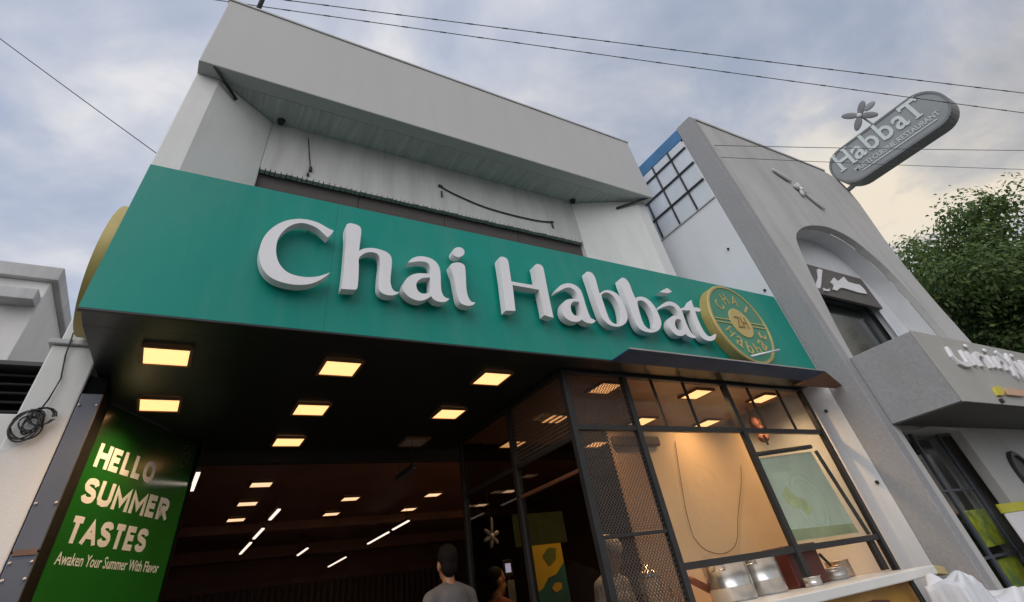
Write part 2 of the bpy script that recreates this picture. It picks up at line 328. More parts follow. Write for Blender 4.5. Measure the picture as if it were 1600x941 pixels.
CANOPY2= [[(7.418,2.596),(7.586,2.618),(7.652,2.582),(7.5,2.524),(7.364,2.518)],[(7.684,2.592),(7.926,2.613),(8.009,2.599),(8.237,2.61),(8.081,2.541),(7.798,2.533),(7.627,2.534)]]
RECESS= [[(8.213,4.632),(8.432,4.75),(8.484,4.692),(8.803,4.829),(8.823,4.74),(9.009,4.733),(9.171,4.744),(9.228,4.676),(9.218,4.576),(8.948,4.558),(8.718,4.567),(8.437,4.566),(8.233,4.484),(8.126,4.489),(8.26,4.582)],[(7.547,4.756),(7.628,4.741),(7.671,4.613),(7.525,4.518),(7.43,4.537),(7.511,4.6),(7.452,4.646)],[(8.078,4.845),(8.215,4.848),(8.046,4.706),(7.806,4.494),(7.704,4.437),(7.637,4.454),(7.764,4.558),(7.921,4.67)],[(7.848,4.473),(7.916,4.456),(8.038,4.489),(7.959,4.435),(7.839,4.423)]]

# ------------------------------------------------------------------ materials
M_white = mat('white_paint', (0.66, 0.66, 0.65), 0.75, var=0.05, scale=1.2, bump=0.12, bscale=60, dirt=(0.36, 0.35, 0.33), dirt_scale=1.6, dirt_amt=0.35)
M_parapet = mat('parapet_paint', (0.47, 0.47, 0.46), 0.7, var=0.025, scale=0.8, bump=0.05, bscale=50, dirt=(0.38, 0.38, 0.365), dirt_scale=2.2, dirt_amt=0.25, dirt_stretch=(1.5, 1, 0.2))
M_stain = mat('stained_plaster', (0.42, 0.42, 0.41), 0.85, var=0.16, scale=4.0, stretch=(5, 0.5, 0.5), bump=0.2, bscale=20, dirt=(0.62, 0.62, 0.6), dirt_scale=5.0, dirt_amt=0.8, dirt_stretch=(4, 0.25, 0.25))
M_recess = mat('recess_plaster', (0.50, 0.50, 0.485), 0.85, var=0.1, scale=2.0, stretch=(3, 1, 0.6), bump=0.15, bscale=30, dirt=(0.33, 0.32, 0.31), dirt_scale=2.5, dirt_amt=0.5, dirt_stretch=(3, 1, 0.3))
M_brown = mat('dark_shutter', (0.075, 0.062, 0.060), 0.7, var=0.15, scale=5, stretch=(1, 1, 6))
M_green = mat('sign_green', (0.002, 0.235, 0.185), 0.34, var=0.07, scale=0.9, spec=0.30, bump=0.25, bscale=1.6, dirt=(0.06, 0.25, 0.20), dirt_scale=4.0, dirt_amt=0.5, dirt_stretch=(1, 1, 0.15))
M_letter = mat('letter_white', (0.73, 0.725, 0.745), 0.4, var=0.03, scale=2, dirt=(0.5, 0.48, 0.45), dirt_scale=4, dirt_amt=0.3)
M_gold = mat('gold_trim', (0.44, 0.34, 0.12), 0.5, metal=0.15, var=0.12, scale=4)
M_goldflat = mat('gold_print', (0.46, 0.36, 0.13), 0.5, var=0.08, scale=6)
M_logogreen = mat('logo_green', (0.03, 0.21, 0.13), 0.35, var=0.05)
M_soffit = mat('soffit_black', (0.011, 0.016, 0.014), 0.35, var=0.2, scale=2, spec=0.5)
M_black = mat('black_metal', (0.018, 0.018, 0.019), 0.45, var=0.2, scale=8)
M_blackm = mat('dull_black', (0.012, 0.011, 0.011), 0.8, var=0.2, scale=3)
M_navy = mat('navy_sheet', (0.012, 0.045, 0.12), 0.7, var=0.2, scale=3)
M_rust = mat('rust_brown_sheet', (0.16, 0.085, 0.055), 0.6, var=0.25, scale=6)
M_kbrown = mat('kiosk_brown', (0.36, 0.21, 0.14), 0.4, var=0.15, scale=2)
M_inbrown = mat('interior_brown', (0.19, 0.095, 0.065), 0.55, var=0.2, scale=2)
M_wood = mat('slat_wood', (0.06, 0.03, 0.018), 0.55, var=0.25, scale=3, stretch=(6, 6, 0.6))
M_redwood = mat('red_wood', (0.12, 0.045, 0.022), 0.45, var=0.25, scale=3, stretch=(6, 6, 0.6))
M_steelpanel = mat('grey_steel_panel', (0.10, 0.11, 0.135), 0.45, metal=0.3, var=0.12, scale=2)
M_conc = mat('pavement_concrete', (0.15, 0.145, 0.135), 0.9, var=0.15, scale=1.5, bump=0.3, bscale=30)
M_asph = mat('asphalt', (0.05, 0.05, 0.052), 0.9, var=0.2, scale=3, bump=0.4, bscale=80)
M_earth = mat('earth', (0.10, 0.085, 0.06), 0.95, var=0.25, scale=0.6)
M_tile = mat('floor_tile', (0.09, 0.07, 0.06), 0.35, var=0.15, scale=2)
M_granite = mat('granite_render', (0.29, 0.29, 0.30), 0.85, var=0.10, scale=30, bump=0.35, bscale=70, dirt=(0.22, 0.22, 0.225), dirt_scale=2.5, dirt_amt=0.35, dirt_stretch=(1, 1, 1))
M_facade = mat('facade_render', (0.46, 0.455, 0.445), 0.85, var=0.07, scale=1.1, bump=0.15, bscale=50, dirt=(0.30, 0.295, 0.285), dirt_scale=1.6, dirt_amt=0.5, dirt_stretch=(1.6, 1, 0.2))
M_nwhite = mat('neighbour_white', (0.62, 0.64, 0.68), 0.8, var=0.04, scale=0.9, bump=0.1, bscale=50, dirt=(0.45, 0.46, 0.48), dirt_scale=1.3, dirt_amt=0.3)
M_blue = mat('blue_flashing', (0.045, 0.16, 0.33), 0.5, var=0.15, scale=3)
M_lwhite = mat('old_white_wall', (0.68, 0.67, 0.65), 0.85, var=0.06, scale=1.0, bump=0.15, bscale=40, dirt=(0.4, 0.38, 0.35), dirt_scale=1.2, dirt_amt=0.4)
M_cornice = mat('grey_cornice', (0.50, 0.50, 0.50), 0.85, var=0.1, scale=2, bump=0.2, bscale=40, dirt=(0.26, 0.25, 0.24), dirt_scale=2, dirt_amt=0.6)
M_louver = mat('dark_louver', (0.055, 0.052, 0.05), 0.6, var=0.2, scale=4)
M_cable = mat('cable_black', (0.02, 0.02, 0.022), 0.6, var=0.0)
M_steel = mat('brushed_steel', (0.55, 0.54, 0.52), 0.28, metal=0.95, var=0.08, scale=3, stretch=(8, 8, 0.5))
M_alu = mat('dull_aluminium', (0.42, 0.40, 0.38), 0.45, metal=0.8, var=0.15, scale=6)
M_glass = glass('clear_glass')
M_glassdk = glass('smoked_glass', (0.55, 0.56, 0.55))
M_glasswire = glass('wired_glass', (0.75, 0.72, 0.70), wire=True)
M_pane = mat('bluish_pane', (0.56, 0.61, 0.67), 0.12, var=0.06, scale=2, spec=0.6)
M_lamp = mat('warm_diffuser', (0.8, 0.7, 0.5), 0.5, var=0, emit=(1.5, 0.74, 0.29), estr=1.0)
M_lampdim = mat('unlit_diffuser', (0.42, 0.40, 0.37), 0.5, var=0.05)
M_lampin = mat('inner_diffuser', (0.8, 0.7, 0.6), 0.5, var=0, emit=(1.0, 0.60, 0.34), estr=1.1)
M_tube = mat('tube_lit', (0.8, 0.8, 0.8), 0.5, var=0, emit=(1.0, 0.82, 0.70), estr=1.1)
M_tubeoff = mat('tube_unlit', (0.10, 0.10, 0.10), 0.5, var=0)

# ------------------------------------------------------------------ ground
struct(box('ground', -400, 400, -400, 400, -0.6, 0.0, M_earth, bevel=0))
struct(box('road', -200, 200, -11.5, -3.2, -0.3, 0.006, M_asph, bevel=0))
struct(box('pavement', -200, 200, -3.0, 2.4, -0.3, 0.12, M_conc, bevel=0))
struct(box('kerb', -200, 200, -3.2, -3.0, -0.3, 0.135, M_conc, bevel=0.01))
struct(box('forecourt', -40, 40, 2.4, 14.0, -0.3, 0.2, M_conc, bevel=0))
struct(box('floor', -0.14, 6.26, 3.3, 13.4, 0.201, 0.215, M_tile, bevel=0))

# ------------------------------------------------------------------ cafe building
B = thing('cafe_building', 'white two storey cafe building with a recessed balcony behind the green sign', 'building', (2.5, 5, 0.2))
box('parapet', -0.90, 5.86, 3.80, 4.00, 6.27, 7.63, M_parapet, B, bevel=0.012)
box('coping', -0.915, 5.875, 3.785, 4.03, 7.632, 7.665, M_cornice, B)
box('balcony_ceiling', -0.90, 5.86, 4.002, 4.62, 6.275, 6.40, M_stain, B, bevel=0)
XY = lambda u, v, w: (u, v, w)
MB().prism([[(-0.90, 3.98), (-0.675, 3.98), (-0.04, 4.40), (-0.04, 4.62), (-0.90, 4.62)]], XY, 3.21, 6.268).build('pillar', M_white, B, bevel=0.01)
MB().prism([[(5.83, 3.98), (5.60, 3.98), (4.55, 4.40), (4.55, 4.62), (5.83, 4.62)]], XY, 3.09, 6.268).build('pillar', M_white, B, bevel=0.01)
box('pillar', -0.93, -0.668, 3.98, 4.50, 0.2, 3.17, M_white, B, bevel=0.01)
box('pillar_cap', -0.955, -0.66, 3.955, 4.52, 3.172, 3.205, M_cornice, B, bevel=0.006)
box('back_wall', -0.038, 4.548, 4.40, 4.62, 5.50, 6.272, M_recess, B, bevel=0)
rb = MB()
x = -0.03
while x < 4.52:
    w = random.uniform(0.05, 0.075); d = random.uniform(0.0, 0.02)
    rb.box(x, x + w - 0.010, 4.388 - d * 0.4, 4.45, 5.452 + random.uniform(0, 0.008), 5.499); x += w
o = rb.build('wall_edge_blocks', M_recess, B); o['kind'] = 'stuff'
for i in range(4):
    box('shutter_panel', -0.036 + i * 1.146, 1.104 + i * 1.146, 4.47, 4.50, 3.10, 5.497, M_brown, B)
box('shutter_backing', -0.036, 4.546, 4.505, 4.61, 3.10, 5.497, M_blackm, B, bevel=0)
box('upper_storey', -0.036, 5.86, 4.625, 13.5, 3.10, 6.40, M_white, B, bevel=0)
box('roof_slab', -0.10, 5.86, 4.632, 13.5, 6.402, 6.5, M_cornice, B, bevel=0)
for p in (((-0.75, 3.82, 6.285), (-0.46, 4.09, 6.14)), ((5.78, 3.84, 6.285), (5.23, 4.10, 6.11))):
    MB().tube(p, 0.018, 8).build('bracket_rod', M_cable, B, smooth=True)
for px, pz in ((0.0, 6.24), (4.5, 6.24)):
    MB().lathe((px + 0.05, 4.34, 6.274), [(0.001, -0.05), (0.035, -0.045), (0.045, -0.01), (0.05, 0.0)], 12).build('hook_boss', M_cable, B, smooth=True)
struct(box('side_wall', 5.862, 6.297, 4.7, 13.5, 3.1, 6.0, M_white, bevel=0))
# soffit and interior shell
box('soffit_strip', -0.685, 6.275, 3.078, 3.292, 3.0, 3.085, M_soffit, B)
MB().prism([[(-0.683, 3.298), (6.275, 3.298), (6.275, 5.748), (-0.60, 5.748), (-0.61, 4.3)]], XY, 3.003, 3.085).build('soffit_panel', M_soffit, B)
box('header_beam', -0.14, 6.27, 5.752, 5.86, 2.90, 3.085, M_blackm, B)
I = thing('cafe_interior', 'dark brown cafe room seen through the open shopfront under the black soffit', 'room', (3, 9, 0.2))
box('inner_ceiling', -0.14, 6.2, 5.862, 13.4, 2.97, 3.05, M_inbrown, I, bevel=0)
box('ceiling_beam', 0.0, 6.19, 9.3, 9.48, 2.86, 2.968, M_inbrown, I)
box('ceiling_beam', 0.0, 6.19, 11.6, 11.75, 2.80, 2.968, M_inbrown, I)
box('inner_wall', -0.16, 0.0, 5.75, 13.4, 0.2, 3.0, M_blackm, I, bevel=0)
box('inner_wall', -0.16, 6.26, 13.402, 13.5, 0.2, 3.09, M_inbrown, I, bevel=0)
box('inner_wall', 6.202, 6.262, 5.45, 13.4, 0.2, 3.0, M_inbrown, I, bevel=0)
for i in range(46):
    xx = 0.1 + i * 0.13
    box('wall_slat', xx, xx + 0.06, 13.33, 13.40, 0.3, 2.5, M_wood, I, bevel=0)
box('lintel_band', 0.0, 6.19, 13.30, 13.40, 2.52, 2.62, M_inbrown, I)
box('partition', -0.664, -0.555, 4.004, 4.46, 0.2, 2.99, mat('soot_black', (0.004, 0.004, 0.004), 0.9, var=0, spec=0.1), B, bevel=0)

# grey steel panel beside the poster
sp = thing('metal_cladding', 'narrow blue grey steel cover plate between white pillar and green poster', 'panel', (-0.6, 4.0, 0.2))
pl_lo = box('plate', -0.662, -0.548, 3.972, 4.0, 0.22, 2.06, M_steelpanel, sp)
pl_up = box('plate', -0.662, -0.548, 3.974, 4.0, 2.068, 2.87, M_steelpanel, sp)
MB().box(-0.655, -0.555, 3.965, 3.971, 2.05, 2.075).build('joint_strip', M_rust, sp)
for bz in (2.28, 2.02, 1.95, 1.84, 2.8):
    for bx in (-0.65, -0.56):
        MB().lathe((bx, 3.971, bz), [(0.001, -0.006), (0.007, -0.005), (0.009, 0.0)], 10, 'Y').build('bolt', M_alu, pl_lo if bz < 2.06 else pl_up, smooth=True)

# ------------------------------------------------------------------ green sign
S = thing('shop_sign', 'long green fascia sign reading Chai Habbát in white raised letters', 'sign', (2.8, 3.5, 3.0))
edges = [-0.69, 0.60, 1.98, 3.36, 4.74, 6.262]
for a, b in zip(edges, edges[1:]):
    box('panel', a + 0.0006, b - 0.0006, 3.05, 3.072, 2.992, 4.07, M_green, S, bevel=0)
box('sign_box', -0.688, 6.26, 3.076, 3.972, 3.092, 4.062, M_green, S, bevel=0)
box('bottom_trim', -0.69, 3.03, 3.046, 3.0755, 2.976, 2.990, M_black, S)
NAMES = {'dot': 'letter_dot', 'accent': 'letter_accent'}
SL = {}
for k, loops in LETTERS.items():
    lp = [smooth_loop(l, 3) for l in loops]
    par = {'dot': SL.get('i'), 'accent': SL.get('a3')}.get(k) or S
    SL[k] = MB().prism(lp, XZ, 2.945, 3.018).build(NAMES.get(k, 'letter'), M_letter, par, bevel=0.005)
for x_, z_ in ((0.16, 3.5), (0.33, 3.26), (0.40, 3.75), (0.72, 3.4), (0.98, 3.4), (1.20, 3.35), (1.42, 3.4), (1.55, 3.4), (2.02, 3.5), (2.35, 3.45), (2.85, 3.35), (3.25, 3.6), (3.5, 3.3), (3.85, 3.35), (4.2, 3.3), (4.4, 3.4)):
    MB().tube(((x_, 3.019, z_), (x_, 3.049, z_)), 0.006, 6).build('standoff', M_alu, S)
# round logo on the sign
G = thing('round_logo_sign', 'round green and gold emblem at the right end of the green sign', 'emblem', (5.02, 3.04, 3.5))
cx_, cz_ = 5.02, 3.50
MB().lathe((cx_, 2.92, cz_), [(0.425, 0.012), (0.43, 0.0), (0.452, 0.0), (0.462, 0.012), (0.462, 0.125), (0.001, 0.125)], 128, 'Y').build('rim', M_gold, G, smooth=False)
MB().lathe((cx_, 2.928, cz_), [(0.001, 0.0), (0.428, 0.0), (0.428, 0.05)], 64, 'Y').build('face', M_logogreen, G)
MB().lathe((cx_, 2.918, cz_), [(0.001, 0.0), (0.165, 0.0), (0.172, 0.004), (0.172, 0.012)], 40, 'Y').build('centre_disc', M_goldflat, G)
for sgn in (-1, 1):
    for dz in (0.018, -0.024):
        x0, x1 = (cx_ - 0.415, cx_ - 0.17) if sgn < 0 else (cx_ + 0.17, cx_ + 0.415)
        box('bar', x0, x1, 2.921, 2.929, cz_ + dz - 0.006, cz_ + dz + 0.006, M_goldflat, G, bevel=0)
def arc_text(body, r0, r1, a0, a1, flip=False):
    n = len(body)
    for i, ch in enumerate(body):
        a = R(a0 + (a1 - a0) * i / (n - 1)); w = 0.013 if ch == 'I' else 0.045
        rad = Vector((math.cos(a), 0, math.sin(a))); tan = Vector((math.sin(a), 0, -math.cos(a)))
        if flip: tan = -tan; up = -rad; base = r1
        else: up = rad; base = r0
        c0 = Vector((cx_, 2.928, cz_)) + rad * base
        fn = lambda u, v, t, c0=c0, tan=tan, up=up: tuple(c0 + tan * u + up * v + Vector((0, -t, 0)))
        text_part('letter', ch, fn, -w, w, 0.0, r1 - r0, 0.006, M_goldflat, G, 0.0, )
arc_text('CHAI', 0.23, 0.36, 140, 40)
arc_text('Habbat', 0.23, 0.36, 205, 335, True)
fnl = lambda u, v, t: (cx_ + u, 2.918 - t, cz_ + v)
text_part('monogram', 'ZH', fnl, -0.09, 0.09, -0.06, 0.07, 0.006, mat('bronze_print', (0.25, 0.16, 0.06), 0.5), G)
MB().tube(((4.80, 2.86, 3.085), (5.36, 2.86, 3.20)), 0.010, 8).build('lamp_rod', M_letter, G, smooth=True)
# gold round sign on the left end
D = thing('round_end_sign', 'gold rimmed round sign on the left end of the green sign, seen edge on', 'sign', (-0.70, 3.7, 3.15))
MB().lathe((-0.80, 3.70, 3.60), [(0.001, 0.0), (0.42, 0.0), (0.43, -0.004), (0.45, 0.0), (0.452, 0.05), (0.452, 0.105)], 160, 'X').build('rim', M_gold, D)
MB().lathe((-0.803, 3.70, 3.60), [(0.001, 0.0), (0.40, 0.0), (0.40, 0.02)], 48, 'X').build('face', M_logogreen, D)
# dark blue flap below the sign
A = thing('awning_flap', 'dark blue folded flap sticking out under the right half of the green sign', 'awning', (4.5, 2.95, 2.99))
for i in range(6):
    a = 3.04 + i * 0.475; b = a + 0.473
    box('flap_panel', a, b, 2.80, 3.044, 2.972, 2.984, M_navy, A, bevel=0.002)
box('front_edge', 3.04, 5.89, 2.792, 2.799, 2.978, 2.990, M_alu, A, bevel=0.001)
MB().prism([[(5.895, 2.80), (6.285, 2.90), (6.285, 2.98), (5.895, 3.20)]], lambda u, v, w: (u, v, w - (u - 5.895) * 0.24), 2.976, 2.99).build('end_plate', M_rust, A)

# ------------------------------------------------------------------ ceiling lights
def spot(parent, loc, energy, color, size=150):
    l = bpy.data.lights.new('lamp_light', 'SPOT'); l.energy = energy; l.color = color; l.spot_size = R(size); l.spot_blend = 1.0; l.shadow_soft_size = 0.03
    o = bpy.data.objects.new('lamp_light', l); col.objects.link(o); o.parent = parent; o.matrix_parent_inverse = world_of(parent).inverted(); o.location = loc
    return o
def panel_light(x, y, z, s, label, group, m, energy=0.0):
    t = thing('ceiling_light', label, 'ceiling light', (x, y, z), group)
    f = MB(); h = s / 2; e = 0.018
    f.box(x - h - e, x + h + e, y - h - e, y - h, z - 0.022, z); f.box(x - h - e, x + h + e, y + h, y + h + e, z - 0.022, z)
    f.box(x - h - e, x - h, y - h, y + h, z - 0.022, z); f.box(x + h, x + h + e, y - h, y + h, z - 0.022, z)
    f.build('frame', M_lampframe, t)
    box('diffuser', x - h, x + h, y - h, y + h, z - 0.016, z - 0.002, m, t, bevel=0)
    if energy: spot(t, (x, y, z - 0.03), energy, (1.0, 0.60, 0.28))
    return t
M_lampframe = mat('lamp_frame', (0.20, 0.11, 0.05), 0.5, var=0.1)  # warm base colour imitates the lamp glow on the frame
LX = [-0.25, 0.86, 2.155, 3.41, 4.695, 5.84]; LY = [3.60, 4.49, 5.40]
where = ['beside the gold end disc', 'below the letter C side', 'below the gap between the two words', 'at the kiosk corner', 'above the tan kiosk board', 'beside the white party wall']
for j, y in enumerate(LY):
    for i, x in enumerate(LX):
        if j == 2 and i in (0,): continue
        off = (i == 2 and j == 2)
        lab = 'square %s ceiling light, %s row behind the sign, %s' % ('unlit' if off else 'warm', ORD[j], where[i])
        panel_light(x, y, 3.0 if i < 3 else 2.982, 0.25, lab, 'square lights in the black soffit', M_lampdim if off else M_lamp, 0 if off else (42 if i >= 3 else (32 if i == 0 else 20 if i == 1 else 2)))
for j, y in enumerate((6.9, 7.88, 8.88)):
    for i, x in enumerate((0.87, 2.19, 3.44, 4.79)):
        if j == 0 and i > 0: continue
        panel_light(x, y, 2.968, 0.22, 'small warm ceiling light deep inside the cafe, %s row, %s from the poster side' % (ORD[j], ORD[i]), 'lights deep inside the cafe', M_lampin, 1.0)
TUB = [(1.1, 6.85, 7.40), (1.12, 7.97, 8.67), (1.13, 8.99, 9.96), (2.13, 9.99, 10.7), (3.2, 11.57, 12.83), (3.16, 9.04, 10.09), (3.155, 8.15, 8.83), (2.075, 5.18, 5.69), (0.145, 5.2, 5.8)]
TL = ['nearest tube of the long row over the left aisle', 'middle tube of the long row over the left aisle', 'farthest tube of the long row over the left aisle', 'single short tube between the two long rows', 'farthest tube deep at the back wall',
      'farther tube of the row near the kiosk', 'nearer tube of the row near the kiosk', 'unlit tube hanging just behind the soffit edge', 'bright tube close to the green poster edge']
for (x, a, b), l in zip(TUB, TL):
    t = thing('tube_light', 'thin hanging light bar, ' + l, 'tube light', (x, (a + b) / 2, 2.7), 'hanging light bars inside the cafe')
    off = 'unlit' in l
    box('tube', x - 0.017, x + 0.017, a, b, 2.685, 2.70, M_tubeoff if off else M_tube, t, bevel=0.002)
    box('housing', x - 0.02, x + 0.02, a, b, 2.701, 2.735, M_black, t, bevel=0.002)
    for yy in (a + 0.08, b - 0.08): MB().tube(((x, yy, 2.735), (x, yy, 2.97 if yy > 5.86 else 3.0)), 0.003, 5).build('hanger', M_cable, t)

# ------------------------------------------------------------------ green poster
d_ = Vector((0.556, 0.831, 0)).normalized(); n_ = Vector((d_.y, -d_.x, 0)); P0 = Vector((-0.594, 4.48, 0))
PF = lambda u, v, w: tuple(P0 + d_ * u + Vector((0, 0, v)) + n_ * w)
Pp = thing('green_poster', 'tall green poster reading HELLO SUMMER TASTES beside the shop opening', 'poster', (-0.25, 4.95, 0.2))
M_poster = mat('poster_green', (0.010, 0.15, 0.018), 0.22, var=0.3, scale=1.3, stretch=(1, 1, 0.5), spec=0.6)
t_ = M_poster.node_tree; p_ = t_.nodes['Principled BSDF']; old = p_.inputs['Base Color'].links[0].from_socket     # base colour darkens from leaf green to near black towards the top
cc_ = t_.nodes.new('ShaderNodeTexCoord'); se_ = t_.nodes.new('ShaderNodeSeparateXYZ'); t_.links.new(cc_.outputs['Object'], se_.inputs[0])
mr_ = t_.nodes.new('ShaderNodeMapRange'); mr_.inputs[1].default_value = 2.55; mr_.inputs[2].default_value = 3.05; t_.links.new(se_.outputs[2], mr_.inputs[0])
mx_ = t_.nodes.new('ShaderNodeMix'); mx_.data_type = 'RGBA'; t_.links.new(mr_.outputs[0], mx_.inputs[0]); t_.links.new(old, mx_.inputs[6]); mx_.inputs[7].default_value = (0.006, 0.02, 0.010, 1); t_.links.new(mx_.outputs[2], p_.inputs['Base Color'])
M_poster.node_tree.nodes['Principled BSDF'].inputs['IOR'].default_value = 2.2
M_ptext = mat('poster_text', (0.72, 0.78, 0.86), 0.5, var=0.0)
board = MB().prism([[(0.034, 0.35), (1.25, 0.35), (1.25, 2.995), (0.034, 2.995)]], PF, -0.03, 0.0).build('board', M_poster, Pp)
for u0, u1, v0, v1 in ((0.0, 0.033, 0.2, 2.998), (1.251, 1.283, 0.2, 2.998), (0.034, 1.25, 0.2, 0.349)):
    MB().prism([[(u0, v0), (u1, v0), (u1, v1), (u0, v1)]], PF, -0.04, 0.012).build('frame_bar', mat('soot_black', (0.004, 0.004, 0.004)), Pp)
q_ = lambda z: 1.5 + (z - 1.5) * 1.12
for w_, u0, u1, v0, v1 in (('HELLO', 0.105, 0.69, 2.487, 2.617), ('SUMMER', 0.10, 0.955, 2.302, 2.432), ('TASTES', 0.105, 0.82, 2.112, 2.240)):
    block_word(w_, PF, u0 * 1.12, u1 * 1.12, q_(v0), q_(v1), 0.0015, M_ptext, board)
o = text_part('tagline', 'Awaken Your Summer With Flavor', PF, 0.112, 1.15, q_(2.015), q_(2.072), 0.0015, M_ptext, board, 0.006); o['kind'] = 'stuff'
ring = [[(1.10 + a * math.cos(t * math.pi / 16), 2.955 - 0.085 + b * math.sin(t * math.pi / 16)) for t in range(32)] for a, b in ((0.06, 0.085), (0.053, 0.077))]
M_dimgold = mat('dim_gold_print', (0.09, 0.085, 0.02), 0.5)
MB().prism(ring, PF, 0.0004, 0.0015).build('emblem', M_dimgold, board)
text_part('emblem_letter', 'C', PF, 1.075, 1.125, 2.84, 2.90, 0.0015, M_dimgold, board)
# ------------------------------------------------------------------ glass kiosk
K = thing('glass_kiosk', 'black framed glass tea kiosk under the right half of the green sign', 'kiosk', (4.4, 4.3, 0.2))
h_ = 0.028
for x in (2.72, 3.42, 4.84, 6.21):
    box('post', x - h_, x + h_, 3.35 - h_, 3.35 + h_, 0.22, 2.97, M_black, K)
box('jamb', 2.725, 2.76, 4.335, 4.40, 0.22, 2.44, M_redwood, K)
for y, m in ((4.30, M_black), (5.38, M_black)):
    box('post', 2.72 - h_, 2.72 + h_, y - h_, y + h_, 0.22, 2.97, m, K)
for z, xs in ((2.535, ((2.75, 3.39), (3.45, 4.81), (4.87, 6.18))), (1.59, ((3.45, 4.81), (4.87, 6.18))), (1.81, ((2.75, 3.39),))):
    for a, b in xs:
        t = 0.022 if z != 1.81 else 0.012
        box('rail', a, b, 3.33, 3.372, z - t, z + t, M_black, K)
for a, b in ((3.38, 4.27), (4.33, 5.35)):
    box('rail', 2.70, 2.742, a, b, 2.45, 2.49, M_black, K)
box('rail', 2.70, 2.742, 3.38, 4.27, 2.225, 2.25, M_redwood, K)
for x in (3.785, 4.225, 4.77 - 0.45 + 0.02, 5.23, 5.76):
    if abs(x - 4.34) < 0.02: continue
    box('mullion', x - 0.011, x + 0.011, 3.338, 3.362, 2.56, 2.97, M_black, K)
up = [2.75, 3.39, 3.45, 3.772, 3.798, 4.212, 4.238, 4.81, 4.87, 5.217, 5.243, 5.747, 5.773, 6.18]
for a, b in zip(up[0::2], up[1::2]):
    box('pane', a, b, 3.347, 3.353, 2.56, 2.97, M_glasswire if b < 3.41 else M_glass, K, bevel=0)
box('pane', 2.75, 3.39, 3.347, 3.353, 1.825, 2.51, M_glasswire, K, bevel=0)
box('pane', 2.75, 3.39, 3.347, 3.353, 1.0, 1.795, M_glasswire, K, bevel=0)
box('pane', 3.45, 4.81, 3.347, 3.353, 1.615, 2.51, M_glass, K, bevel=0)
box('pane', 4.87, 6.18, 3.347, 3.353, 1.615, 2.51, M_glass, K, bevel=0)
for a, b in ((3.38, 4.27), (4.33, 5.35)):
    box('pane', 2.717, 2.723, a, b, 2.49, 2.99, M_glasswire if a < 4 else M_glassdk, K, bevel=0)
    box('pane', 2.717, 2.723, a, b, 1.0, 2.45, M_glassdk, K, bevel=0)
box('top_rail', 2.69, 6.24, 3.32, 3.38, 2.972, 2.998, M_black, K)
box('top_rail', 2.69, 2.75, 3.385, 5.41, 2.972, 2.998, M_black, K)
box('kiosk_ceiling', 2.752, 6.20, 3.384, 5.44, 2.984, 3.0, M_kbrown, K, bevel=0)
box('base_wall', 2.69, 3.39, 3.36, 3.40, 0.22, 0.99, M_blackm, K)
box('base_wall', 2.69, 2.75, 3.41, 5.41, 0.22, 0.99, M_blackm, K)
for (x0, z0, x1, z1) in ((5.98, 2.36, 6.14, 1.62), (4.92, 2.33, 5.93, 2.40)):
    MB().tube(((x0, 3.39, z0), (x1, 3.39, z1)), 0.022, 6).build('inner_bar', M_black, K)
for z0, z1 in ((1.35, 1.585),):
    MB().box(6.04, 6.12, 3.36, 3.40, z0, z1).build('inner_bar', M_black, K)
MB().box(5.20, 5.22, 3.385, 3.40, 2.42, 2.51).build('inner_bar', M_black, K)

# tan board inside the kiosk
TB = thing('tan_board', 'large plain tan board lit from above inside the glass kiosk', 'board', (4.6, 3.97, 1.3))
M_tan = mat('tan_laminate', (0.60, 0.42, 0.27), 0.5, var=0.06, scale=1.2)
tsh = box('sheet', 3.62, 5.64, 3.95, 3.975, 1.28, 2.70, M_tan, TB, bevel=0.002)
box('top_roll', 3.62, 4.25, 3.90, 3.949, 2.55, 2.64, mat('brown_roll', (0.10, 0.06, 0.04), 0.6), TB, bevel=0.02)
M_emb = mat('tan_print', (0.615, 0.435, 0.285), 0.5, var=0.06)
ring = [[(4.72 + 0.27 * math.cos(t * math.pi / 16), 2.12 + 0.27 * math.sin(t * math.pi / 16)) for t in range(32)], [(4.72 + 0.245 * math.cos(t * math.pi / 16), 2.12 + 0.245 * math.sin(t * math.pi / 16)) for t in range(32)]]
MB().prism(ring, XZ, 3.9491, 3.9497).build('print_ring', M_emb, tsh)
for k in range(6):
    a = k * math.pi / 3
    MB().prism([smooth_loop([(4.72 + 0.04 * math.cos(a), 2.12 + 0.04 * math.sin(a)), (4.72 + 0.14 * math.cos(a + 0.35), 2.12 + 0.14 * math.sin(a + 0.35)), (4.72 + 0.21 * math.cos(a), 2.12 + 0.21 * math.sin(a)), (4.72 + 0.14 * math.cos(a - 0.35), 2.12 + 0.14 * math.sin(a - 0.35))])], XZ, 3.9491, 3.9497).build('print_petal', M_emb, tsh)
cb = MB()
pts = [(4.50, 2.60), (4.42, 2.35), (4.32, 2.0), (4.30, 1.80), (4.40, 1.70), (4.62, 1.655), (4.85, 1.72), (5.02, 1.92), (5.28, 2.20), (5.42, 2.40)]
sm = smooth_loop(pts, 4)[:36]
cb.tube([(a, 3.935, b) for a, b in sm], 0.0032, 6)
tag(cb.build('hanging_cable', mat('brown_flex', (0.10, 0.06, 0.035), 0.6, var=0), smooth=True), 'thin black cable hanging in a loop in front of the tan board', 'cable')
